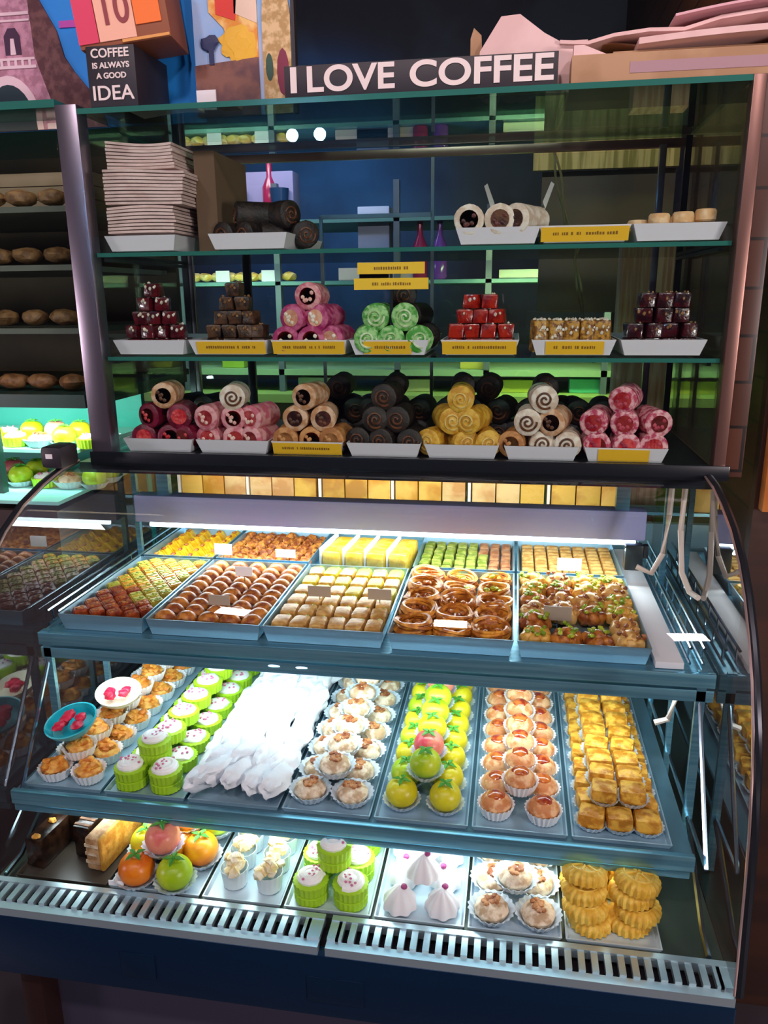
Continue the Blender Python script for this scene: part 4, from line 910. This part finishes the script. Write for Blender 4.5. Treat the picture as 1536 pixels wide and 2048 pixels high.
# ridged cookies: piles of three
pos = [(1.022, -.400, 4, 'front left stack'), (1.103, -.396, 4, 'front right stack'), (1.020, -.318, 4, 'second left stack'), (1.100, -.314, 4, 'second right stack'), (1.022, -.236, 3, 'back left stack'), (1.10, -.234, 3, 'back right stack')]
for x, y, n, wh in pos:
    for k in range(n):
        tl = .16 if k == n-1 else .04
        put('maamoul', 'ridged_cookie', (x+random.uniform(-.010, .008), y+random.uniform(-.006, .006)+k*.003, ZCI+k*.0262), 'ridged yellow cookie, %s, %s from bottom' % (wh, ORD[k]), 'cookie', gC('ridged yellow cookies'), (random.uniform(tl*.4, tl*1.6), random.uniform(-tl, tl)*.6, random.uniform(0, 6)), (1.2, 1.2, 1.0))
card(.16, -.447, ZC+.0105, .03, .010, 0, 'small white tag at the front of the bottom shelf')

# ------------------------------------------------------------------ left neighbouring cabinet
nb_ = empty('neighbour_cabinet', (-.55, 0, 0)); tag(nb_, 'dim neighbouring glass cabinet beyond the metal post, left edge', 'display cabinet')
def npart(name, bm, mt): return obj(name, bm, mt, nb_, (.55, 0, 0), smooth=False)
npart('top_panel', B(-1.1, -.08, .05, .6, 1.985, 2.0), EDGE); npart('front_glass', B(-1.1, -.085, .05, .054, 1.46, 1.985), GLASS)
NZ = [1.40, 1.545, 1.68, 1.80]
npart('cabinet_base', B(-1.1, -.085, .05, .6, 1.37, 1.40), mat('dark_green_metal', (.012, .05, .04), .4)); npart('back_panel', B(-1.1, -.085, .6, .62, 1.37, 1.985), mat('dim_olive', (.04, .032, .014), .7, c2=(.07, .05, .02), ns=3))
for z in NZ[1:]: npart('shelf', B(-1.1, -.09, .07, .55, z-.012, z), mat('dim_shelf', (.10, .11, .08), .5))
npart('lit_back', B(-1.1, -.15, .45, .47, .9, 1.37), mat('teal_back', (.02, .35, .30), .5)); npart('lit_shelf', B(-1.1, -.15, .10, .44, 1.255, 1.263), mat('pale_teal_shelf', (.35, .75, .68), .4)); npart('lit_floor', B(-1.1, -.15, .0, .44, 1.155, 1.163), MATS['pale_teal_shelf'])
npart('green_post', B(-.345, -.325, .06, .08, 1.14, 1.37), MATS['dark_green_metal']); npart('lower_body', B(-1.1, -.155, .0, .5, 0, 1.14), mat('dark_body', (.04, .02, .02), .5))
area('neighbour_tube_light', (-.4, .09, 1.365), (-.4, .25, 1.2), .6, 5, (.75, 1, .85), .03)
area('neighbour_cabinet_light', (-.4, .10, 1.975), (-.4, .3, 1.5), .6, .30, (1, .75, .55), .03)
for zz, nm in ((1.2635, 'upper'), (1.1635, 'lower')):
    for j in range(2):
        for i in range(7):
            k = ['greencup_b', 'lemon', 'lime', 'flower', 'peach'][(i*3+j*2+(zz > 1.2)) % 5] if j else ['greencup_b', 'lime', 'flower'][(i+(zz < 1.2)) % 3]
            nmk = {'greencup_b': ('lime_cupcake', 'cupcake', 'lime cupcake'), 'lemon': ('marzipan_fruit', 'marzipan fruit', 'yellow marzipan fruit'), 'lime': ('marzipan_fruit', 'marzipan fruit', 'green marzipan fruit'), 'peach': ('marzipan_fruit', 'marzipan fruit', 'pink marzipan fruit'), 'flower': ('nut_cup_cake', 'cake', 'nut topped cake')}[k]
            put(k, nmk[0], (-.135-i*.065, .14+j*.07, zz), '%s in the neighbouring case, %s level, %s row, %s from right' % (nmk[2], nm, ('front', 'back')[j], ORD[i]), nmk[1], 'sweets in the lit neighbouring case', (0, 0, random.uniform(0, 6)), .95)
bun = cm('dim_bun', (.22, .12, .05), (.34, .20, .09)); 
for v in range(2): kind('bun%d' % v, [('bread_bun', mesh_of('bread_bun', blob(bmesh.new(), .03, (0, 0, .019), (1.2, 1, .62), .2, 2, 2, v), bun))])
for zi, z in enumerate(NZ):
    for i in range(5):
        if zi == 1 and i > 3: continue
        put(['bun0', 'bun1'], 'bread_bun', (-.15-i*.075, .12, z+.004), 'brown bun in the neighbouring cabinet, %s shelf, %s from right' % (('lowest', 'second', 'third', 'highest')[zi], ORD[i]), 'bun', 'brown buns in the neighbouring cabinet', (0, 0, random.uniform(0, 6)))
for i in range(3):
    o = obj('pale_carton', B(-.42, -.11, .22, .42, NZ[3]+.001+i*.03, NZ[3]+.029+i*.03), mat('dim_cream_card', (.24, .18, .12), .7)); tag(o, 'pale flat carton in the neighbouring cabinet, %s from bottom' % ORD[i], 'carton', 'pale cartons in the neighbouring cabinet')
o = obj('black_tape_dispenser', B(-.115, -.065, -.10, -.03, 1.262, 1.31, .012), BLACK); o.name = 'black_canister'; tag(o, 'small black canister beside the foot of the metal post', 'canister')
obj('white_mark', B(-.10, -.085, -.1015, -.10, 1.285, 1.295), WHITE, o)
bpy.context.view_layer.update()

# ------------------------------------------------------------------ back room
cnt = empty('back_counter', (.6, 1.9, 0)); tag(cnt, 'dim back counter with shelves seen through the glass cabinet', 'counter')
cm_ = mat('olive_counter', (.16, .20, .05), .5, c2=(.08, .12, .03), ns=3)
obj('counter_body', B(-1.6, 1.2, -.25, .3, 0, 1.18), cm_, cnt, smooth=False); obj('counter_top', B(-1.6, 1.2, -.3, .3, 1.18, 1.215), mat('pale_green_top', (.34, .46, .14), .4), cnt, smooth=False)
obj('shelf_board', B(-1.6, 1.2, -.2, .3, 1.285, 1.31), mat('light_green_board', (.30, .46, .26), .4), cnt, smooth=False)
obj('shelf_board', B(-1.6, 1.2, -.2, .3, 1.655, 1.67), mat('teal_board', (.10, .26, .24), .4), cnt, smooth=False); obj('shelf_board', B(-1.0, .1, -.2, .3, 1.895, 1.91), MATS['teal_board'], cnt, smooth=False)
for x in (-1.15, -.72, -.22, .15, .62, 1.1): obj('shelf_upright', B(x-.012, x+.012, -.2, -.17, 1.215, 2.05 if x < .1 else 1.95), mat('upright_grey', (.10, .13, .16), .5), cnt, smooth=False)
area('back_counter_light', (-.3, 1.45, 1.64), (-.3, 1.8, 1.3), .5, 2.4, (.7, 1, .7), .05)
area('back_counter_light', (1.0, 1.45, 1.64), (1.0, 1.8, 1.2), .6, 5.0, (.85, 1, .45), .05)
area('back_counter_light', (-.2, 1.35, 2.3), (-.2, 1.8, 1.7), .6, 3.0, (1, .8, .85), .05)
def fbox(x, z, w_, h, c_, lb, y=1.79):
    o = obj('food_box', B(-w_/2, w_/2, -.05, .05, 0, h, .003), mat('box_colour_%03d_%03d_%03d' % tuple(int(v*100) for v in c_), c_, .6), None, (x, y, z+.001)); tag(o, lb, 'box', 'boxes on the back counter'); return o
fbox(.88, 1.215, .26, .05, (.50, .55, .08), 'yellow green box on the back counter, right'); fbox(.42, 1.215, .20, .05, (.55, .55, .30), 'cream box on the back counter, middle')
fbox(1.15, 1.215, .12, .055, (.10, .55, .35), 'bright green box on the back counter, far right'); fbox(.05, 1.215, .22, .055, (.42, .52, .42), 'grey green box on the back counter, left')
fbox(-.35, 1.31, .10, .12, (.30, .45, .04), 'lime green carton standing on the low back shelf'); fbox(.30, 1.67, .34, .05, (.55, .45, .40), 'long cream box on the back shelf behind the yellow signs')
fbox(.92, 1.67, .26, .035, (.55, .62, .45), 'pale tray on the back shelf, right'); fbox(.70, 1.31, .12, .03, (.55, .50, .08), 'yellow box low on the back shelf behind the red cubes')
fbox(-.20, 1.91, .30, .19, (.38, .32, .52), 'mauve picture box on the high back shelf')
fbox(.28, 1.67, .13, .25, (.22, .24, .36), 'tall slate box on the back shelf, middle'); fbox(.28, 1.921, .13, .035, (.70, .70, .85), 'small white box on top of the slate box')
for i, (x, c_) in enumerate(((-.28, (.02, .06, .14)), (-.10, (.02, .08, .18)))):
    o = obj('dark_cup', lathe(bmesh.new(), [(.028, 0), (.04, .12), (.036, .12), (.025, .01)], 18), mat('cup_navy', (.02, .06, .14), .3), None, (x, 1.71, 1.911)); tag(o, 'dark blue cup on the high back shelf, %s' % ('left', 'right')[i], 'cup', 'dark cups on the back shelf')
for i, (x, z, c_, nm) in enumerate(((.47, 1.671, (.30, .02, .08), 'wine red'), (-.15, 1.911, (.5, .03, .10), 'red'), (.55, 1.671, (.15, .05, .30), 'violet'))):
    o = obj('bottle', lathe(bmesh.new(), [(.025, 0), (.03, .01), (.03, .13), (.012, .17), (.011, .24), (.001, .242)], 16), mat('bottle_%d' % i, c_, .15), None, (x, 1.745, z)); tag(o, '%s bottle standing on the back shelves' % nm, 'bottle', 'bottles on the back shelves')
for i in range(9):
    o = obj('bread_bun', blob(bmesh.new(), .032, (0, 0, .02), (1, 1, .6), .3, 2, 2, i), mat('yellow_bun', (.80, .48, .08), .5, c2=(.9, .7, .3), ns=30), None, (-.50+i*.052, 1.745, 1.671)); tag(o, 'yellow bun on the back shelf, %s from left' % ORD[i], 'bun', 'yellow buns on the back shelf')
for i, x in enumerate((-.36, -.16)):
    o = obj('price_card', B(-.03, .03, -.001, .001, 0, .045), WHITE, None, (x, 1.705, 1.671), smooth=False); tag(o, 'white card before the yellow buns on the back shelf, %s' % ('left', 'right')[i], 'price card', 'cards on the back shelf')
o = obj('wooden_pillar', B(1.17, 1.325, .95, 1.05, 0, 1.80), mat('beige_wood', (.44, .26, .16), .6, c2=(.60, .46, .30), ns=14, wood=(6, 1, .3))); tag(o, 'beige wooden pillar behind the right end of the cabinet', 'pillar')
tw = bmesh.new()
for s_ in (0, 1): tube(tw, [(.936+i*.0078+.008*math.sin(i*.8+s_*2.5)*(1-.03*i), .507+.006*math.cos(i*.8+s_*2.5), 1.95-i*.032) for i in range(17)], .003, 6)
o = obj('hanging_cord', tw, mat('straw_cord', (.62, .46, .24), .6)); tag(o, 'twisted straw coloured cord hanging behind the cabinet', 'cord')
o = obj('reflection_stand_in', B(.90, 1.335, 1.10, 1.12, 1.98, 2.19), mat('grained', (.22, .20, .05), .6, c2=(.50, .42, .18), ns=16, wood=(5, 1, .25))); tag(o, 'olive bamboo panel standing in for a reflection in the top glass', 'blind')  # invented panel, its grained colour stands in for the olive reflection
o = obj('olive_board', B(.93, 1.335, 1.14, 1.16, 1.55, 1.98), mat('olive_board', (.10, .085, .045), .6, c2=(.07, .07, .05), ns=4)); tag(o, 'dark olive board below the bamboo panel', 'board')
area('added_panel_light', (1.1, .75, 2.75), (1.1, 1.1, 2.1), .2, 3.5, (1, .85, .4))  # lamp added to brighten the invented olive panel
# orange board on the right wall
o = obj('orange_board', B(1.342, 1.50, -.03, -.002, 1.20, 1.50, .003), mat('copper_board', (.48, .15, .03), .35, c2=(.6, .22, .05), ns=5)); tag(o, 'glossy orange wooden board fixed to the dark right wall', 'board')
# two pendant lamps in the shop, seen only as reflections
for i, x in enumerate((-.444, -.281)):
    L_ = bmesh.new(); blob(L_, .035, (0, 0, 0), (1, 1, 1), 0, 1, 2)
    o = obj('pendant_lamp', L_, mat('pendant_glow', (.30, .65, 1), .3, emit=260), None, (x, -3.2, 2.505)); tag(o, 'small blue white pendant lamp in front of the cabinet, %s one' % ('left', 'right')[i], 'lamp', 'blue white pendant lamps')
    s = bmesh.new(); tube(s, [(0, 0, .03), (0, 0, .69)], .003, 5); obj('lamp_cord', s, DARKM, o)
